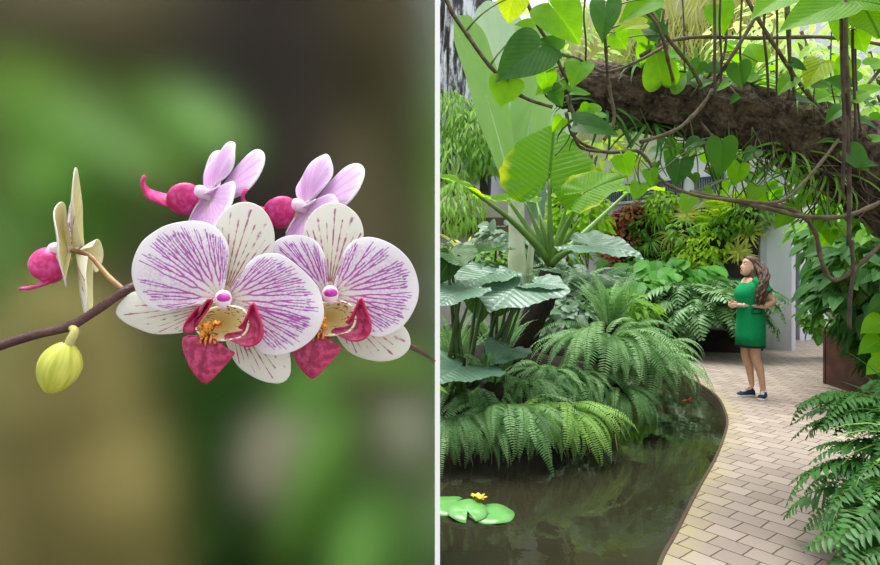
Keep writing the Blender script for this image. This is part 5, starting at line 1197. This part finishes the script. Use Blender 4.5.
V_('hipl', wp(750.5, 331, -.075), (.088, .088)); V_('kneel', wp(752.5, 357, -.07), (.058, .058)); V_('calfl', wp(756.5, 366, -.068), (.055, .055)); V_('shinl', wp(759, 379, -.066), (.038, .038)); V_('ankl', wp(760.2, 388, -.066), (.034, .034)); V_('toel', wp(757, 394.5, -.12), (.03, .025))
V_('hipr', wp(750, 331, .07), (.088, .088)); V_('kneer', wp(748, 356, .06), (.058, .058)); V_('calfr', wp(751.5, 366, .06), (.053, .053)); V_('shinr', wp(753.5, 379, .06), (.037, .037)); V_('ankr', wp(754.5, 387, .06), (.033, .033)); V_('toer', wp(746, 391.5, .05), (.03, .022))
ED = [('pelvis','waist'),('waist','chest'),('chest','collar'),('collar','neck'),('neck','nape'),('collar','shl'),('collar','shr'),('shl','ell'),('ell','fal'),('fal','wrl'),('wrl','hal'),('shr','elr'),('elr','far'),('far','wrr'),('wrr','har'),
      ('pelvis','hipl'),('hipl','kneel'),('kneel','calfl'),('calfl','shinl'),('shinl','ankl'),('ankl','toel'),('pelvis','hipr'),('hipr','kneer'),('kneer','calfr'),('calfr','shinr'),('shinr','ankr'),('ankr','toer')]
for h, s in (('hal', -1), ('har', 1)):                         # five fingers on each hand, folded towards one another
    b = sk[h][0]
    for k in range(4):
        L = (.062, .070, .066, .052)[k]; z = .022 - .014 * k
        p1 = b + Vector((-.036, .004 * s, z)); p2 = p1 + Vector((-.5 * L, -.25 * s * L, -.1 * L)); p3 = p2 + Vector((-.2 * L, -.42 * s * L, -.12 * L))
        for j, p in enumerate((p1, p2, p3)): V_('%sf%d%d' % (h, k, j), p, ((.0095, .0095), (.0085, .0085), (.0068, .0068))[j])
        ED += [(h, '%sf%d0' % (h, k)), ('%sf%d0' % (h, k), '%sf%d1' % (h, k)), ('%sf%d1' % (h, k), '%sf%d2' % (h, k))]
    V_(h + 't1', b + Vector((-.012, -.012 * s, .034)), (.011, .011)); V_(h + 't2', b + Vector((-.044, -.026 * s, .046)), (.008, .008)); ED += [(h, h + 't1'), (h + 't1', h + 't2')]
names = list(sk); me = bpy.data.meshes.new('body'); me.from_pydata([tuple(sk[n][0]) for n in names], [(names.index(a), names.index(b)) for a, b in ED], [])
me.materials.append(M_SKIN); body = obj('body', me, wom)
md = body.modifiers.new('skin', 'SKIN'); md.use_smooth_shade = True
for i, n in enumerate(names):
    sv = me.skin_vertices[0].data[i]; sv.radius = sk[n][1]; sv.use_root = (n == 'pelvis')
body.modifiers.new('sub', 'SUBSURF').levels = 1; body.modifiers['sub'].render_levels = 2
# head, tilted back a little; profile rows from chin to crown
HT = Matrix.Translation(wp(749.3, 266.2)) @ Matrix.Rotation(math.radians(14), 4, 'Y')
rows = [(-.118,-.058,.000,.018),(-.112,-.076,.012,.034),(-.10,-.084,.034,.047),(-.084,-.082,.052,.056),(-.066,-.083,.064,.062),(-.048,-.085,.074,.066),(-.03,-.086,.082,.069),(-.01,-.084,.088,.072),(.01,-.081,.092,.074),(.03,-.085,.095,.076),(.05,-.086,.096,.077),(.072,-.080,.094,.074),(.092,-.066,.084,.064),(.108,-.042,.064,.046),(.118,-.012,.036,.022),(.121,.008,.016,.004)]
nose = [(-.06,0),(-.046,.003),(-.036,.022),(-.026,.024),(-.012,.016),(.006,.008),(.02,0)]
lips = [(-.088,0),(-.078,.007),(-.072,.003),(-.066,.008),(-.058,0)]
mb = MB(); V = []; n = 36
for z, xf, xb, w in rows:
    cx = (xf + xb) / 2; rx = (xb - xf) / 2
    for j in range(n):
        a = 2 * PI * j / n; c, s_ = math.cos(a), math.sin(a)
        y = w * s_ * (1 - .16 * max(0, -c)); x = cx + rx * (abs(c) ** .88) * (1 if c > 0 else -1)
        if c < 0:
            x -= interp([p[0] for p in nose], [p[1] for p in nose], z) * math.exp(-(y / .012) ** 2) + interp([p[0] for p in lips], [p[1] for p in lips], z) * math.exp(-(y / .022) ** 2)
            x += .012 * math.exp(-((abs(y) - .032) / .014) ** 2 - ((z - .012) / .014) ** 2)
        V.append((x, y, z))
mb.grid(V, len(rows), n, None, 0, wrap=True); mb.f.append(tuple(reversed(range(n)))); mb.m.append(0)
for s in (-1, 1): mb.ball((.012, .074 * s, -.012), (.020, .009, .032), 12, 8)
mb.build('head', M_SKIN, body, HT)
for s in (-1, 1):
    mb = MB(); mb.ball((-.066, .031 * s, .012), (.013, .014, .011), 12, 8); e = mb.build('eye', M_EYEW, body, HT)
for s in (-1, 1):
    mb = MB(); mb.ball((-.076, .032 * s, .013), (.005, .0065, .0065), 10, 6); mb.build('iris', M_EYED, body, HT)
    mb = MB(); mb.tube([Vector((-.084, .014 * s, .034)), Vector((-.086, .030 * s, .040)), Vector((-.070, .050 * s, .036))], [.003, .0035, .002], 6); mb.build('eyebrow', M_HAIR, body, HT)
mb = MB(); mb.tube([Vector((-.080, -.024, -.072)), Vector((-.0915, 0, -.066)), Vector((-.080, .024, -.072))], [.003, .006, .003], 8); mb.tube([Vector((-.080, -.022, -.074)), Vector((-.0905, 0, -.079)), Vector((-.080, .022, -.074))], [.003, .0065, .003], 8); mb.build('mouth', M_LIPS, body, HT)
# dress: rings from neckline to hem  (front px, back px, half width)
DR = [(279.6,748.6,755.4,.075),(280.6,745.6,758.2,.135),(283,742.2,760.0,.178),(287,738.6,761.2,.186),(292,735.4,761.6,.186),(296,735.6,761.2,.182),(302,737.4,760.6,.172),(308,738.4,761.0,.17),(316,738.4,762.6,.178),(324,738.0,763.6,.186),(334,737.4,763.6,.19),(345.6,736.8,763.2,.192)]
def ring(py, x0, x1, w, n=36, k=1.0):
    return [Vector(((((x0 + x1) / 2 - 752) + (x1 - x0) / 2 * k * math.cos(2 * PI * j / n)) * WS, w * k * math.sin(2 * PI * j / n), (397 - py) * WS)) for j in range(n)]
mb = MB(); V = []
for r in DR: V += ring(*r)
V += ring(*DR[-1], k=.97); V += ring(338, *DR[-1][1:], k=.95)
mb.grid(V, len(DR) + 2, 36, None, 0, wrap=True)
for s in (-1, 1):
    a = sk['sh' + ('l' if s < 0 else 'r')][0]; b = sk['el' + ('l' if s < 0 else 'r')][0]; d = b - a
    q = [a - d * .18 + Vector((0, -.05 * s, .0)), a, a + d * .25, a + d * .48]; mb.tube(q, [.055, .078, .074, .072], 18, caps=False)
dress = mb.build('dress', M_TWEED, wom)
mb = MB(); q = ring(*DR[-1], k=1.015); V = ring(344.2, *DR[-1][1:], k=1.012) + ring(346.2, *DR[-1][1:], k=1.016) + ring(346.2, *DR[-1][1:], k=.96); mb.grid(V, 3, 36, None, 0, wrap=True); mb.build('hem_trim', M_TRIM, dress)
for s in (-1, 1):
    a = sk['sh' + ('l' if s < 0 else 'r')][0]; b = sk['el' + ('l' if s < 0 else 'r')][0]; d = b - a; mb = MB(); mb.tube([a + d * .44, a + d * .52], [.0735, .0745], 18, caps=False); mb.build('sleeve_trim', M_TRIM, dress)
mb = MB(); V = ring(280.2, 746.8, 757.0, .105) + ring(278.8, 747.6, 756.4, .088); mb.grid(V, 2, 36, None, 0, wrap=True); mb.build('neck_trim', M_TRIM, dress)
mb = MB(); c = [(744.6, 307.6), (754, 307.6), (754, 312.2), (744.6, 312.2)]; q = [wp(x, y, -.188 + .014 * abs((x - 749.5) / 5) ** 2) for x, y in c]; mb.tube(q + [q[0], q[1]], .008, 6); mb.build('pocket_trim', M_TRIM, dress)
# hair: a cap over the crown and long waves down the back and near shoulder
mb = MB(); V = []
hr = [(.128,-.012,.034,.014),(.122,-.046,.070,.05),(.108,-.066,.092,.072),(.088,-.076,.108,.086),(.062,-.066,.116,.092),(.03,-.030,.120,.096),(-.01,-.014,.122,.098),(-.06,-.006,.124,.10),(-.12,-.002,.130,.11),(-.17,.004,.136,.125)]
for z, x0, x1, w in hr: V += [((x0 + x1) / 2 + (x1 - x0) / 2 * math.cos(2 * PI * j / 28), w * math.sin(2 * PI * j / 28) * (1 + .03 * math.sin(7 * j)), z) for j in range(28)]
V = [HT @ Vector(v) for v in V]; mb.grid(V, len(hr), 28, None, 0, wrap=True); mb.f.append(tuple(range(28))); mb.m.append(0)
q = random.Random(12)
for k in range(64):
    u = k / 63; a = lerp(-2.6, 2.2, u)                            # around the back, from the near side to the far side
    st = HT @ Vector((.045 + .075 * math.cos(a * .8), -.088 * math.cos((u - .25) * 2.2) if u < .75 else .07 * u, q.uniform(.0, .07)))
    near = u < .62
    ex = q.uniform(746, 757) if near else q.uniform(755, 762); ez = q.uniform(296, 304.5) if near else q.uniform(288, 298)
    en = wp(ex, ez, -.215 + q.uniform(-.02, .03) if near else q.uniform(-.05, .16))
    mid = wp(lerp(755, 762, q.random()) if not near else q.uniform(751, 760), 281, -.205 + q.uniform(-.02, .05) if near else q.uniform(-.12, .18))
    pth = smooth_path([st, st.lerp(mid, .5) + Vector((.02, -.02 if near else .02, .01)), mid, mid.lerp(en, .5) + Vector((q.uniform(-.02, .02), -.015, 0)), en], 6); ph = q.uniform(0, 6)
    m = len(pth); pth = [p + Vector((.010 * math.sin(ph + i * .95), .008 * math.cos(ph + i * .95), 0)) * min(1, i / 8) for i, p in enumerate(pth)]
    mb.tube(pth, [lerp(.012, .017, min(1, i / 8)) * (1 - max(0, (i / m - .7) / .3) ** 2 * .85) for i in range(m)], 6)
mb.build('hair', M_HAIR, wom)
# bracelet and shoes
mb = MB(); w0 = sk['wrl'][0]; d = (sk['hal'][0] - w0).normalized(); mb.tube([w0 - d * .006, w0 + d * .012], [.03, .03], 14, caps=False); mb.build('bracelet', simple('pale_band', srgb(220, 216, 208), None, .3), body)
def shoe(heel, toe):
    d = (toe - heel); L = d.length; W = frame(heel, d, (0, 0, 1)); t_ = MB(); so_ = MB()
    prof = [(0,.030,.055),(.06,.036,.075),(.2,.037,.078),(.38,.036,.070),(.55,.041,.052),(.75,.045,.042),(.9,.038,.032),(.99,.018,.022)]
    V = []
    for s, w, h in prof: V += [(w * math.cos(PI * j / 12), s * L, .022 + (h - .0) * math.sin(PI * j / 12) ** .7) for j in range(13)]
    t_.grid(V, len(prof), 13); sh = t_.build('shoe', M_NAVY, wom, W)
    V = []
    for z, k in ((0, 1.0), (.026, 1.04), (.026, .5)): V += [(k * interp([0, .08, .5, .75, .95, 1], [.018, .034, .040, .046, .030, .006], s) * sg, (s * 1.04 - .02) * L, z) for sg, s in [(1, i / 14) for i in range(15)] + [(-1, 1 - i / 14) for i in range(15)]]
    so_.grid(V, 3, 30, None, 0, wrap=True); so_.f.append(tuple(reversed(range(30)))); so_.m.append(0); so_.build('sole', M_SOLE, sh)
    lc = MB()
    for i in range(5): s = .42 + .07 * i; h = interp([p[0] for p in prof], [p[2] for p in prof], s); lc.tube([Vector((-.022, s * L, .016 + h)), Vector((0, s * L + .006, .028 + h)), Vector((.022, s * L, .016 + h))], .006, 6)
    V = []
    for s, w, h in prof[2:4]: V += [(.03 * c, s * L, .024 + h * (1.05 - .12 * abs(c))) for c in (-1, -.5, 0, .5, 1)]
    lc.grid(V, 2, 5); lc.build('laces', M_SOLE, sh)
a = wp(761.8, 396, -.06); a.z = 0; b = wp(752.5, 398, -.19); b.z = 0; shoe(a, b)
a = wp(756.6, 396, .062); a.z = 0; b = wp(738.6, 396, .03); b.z = 0; shoe(a, b)
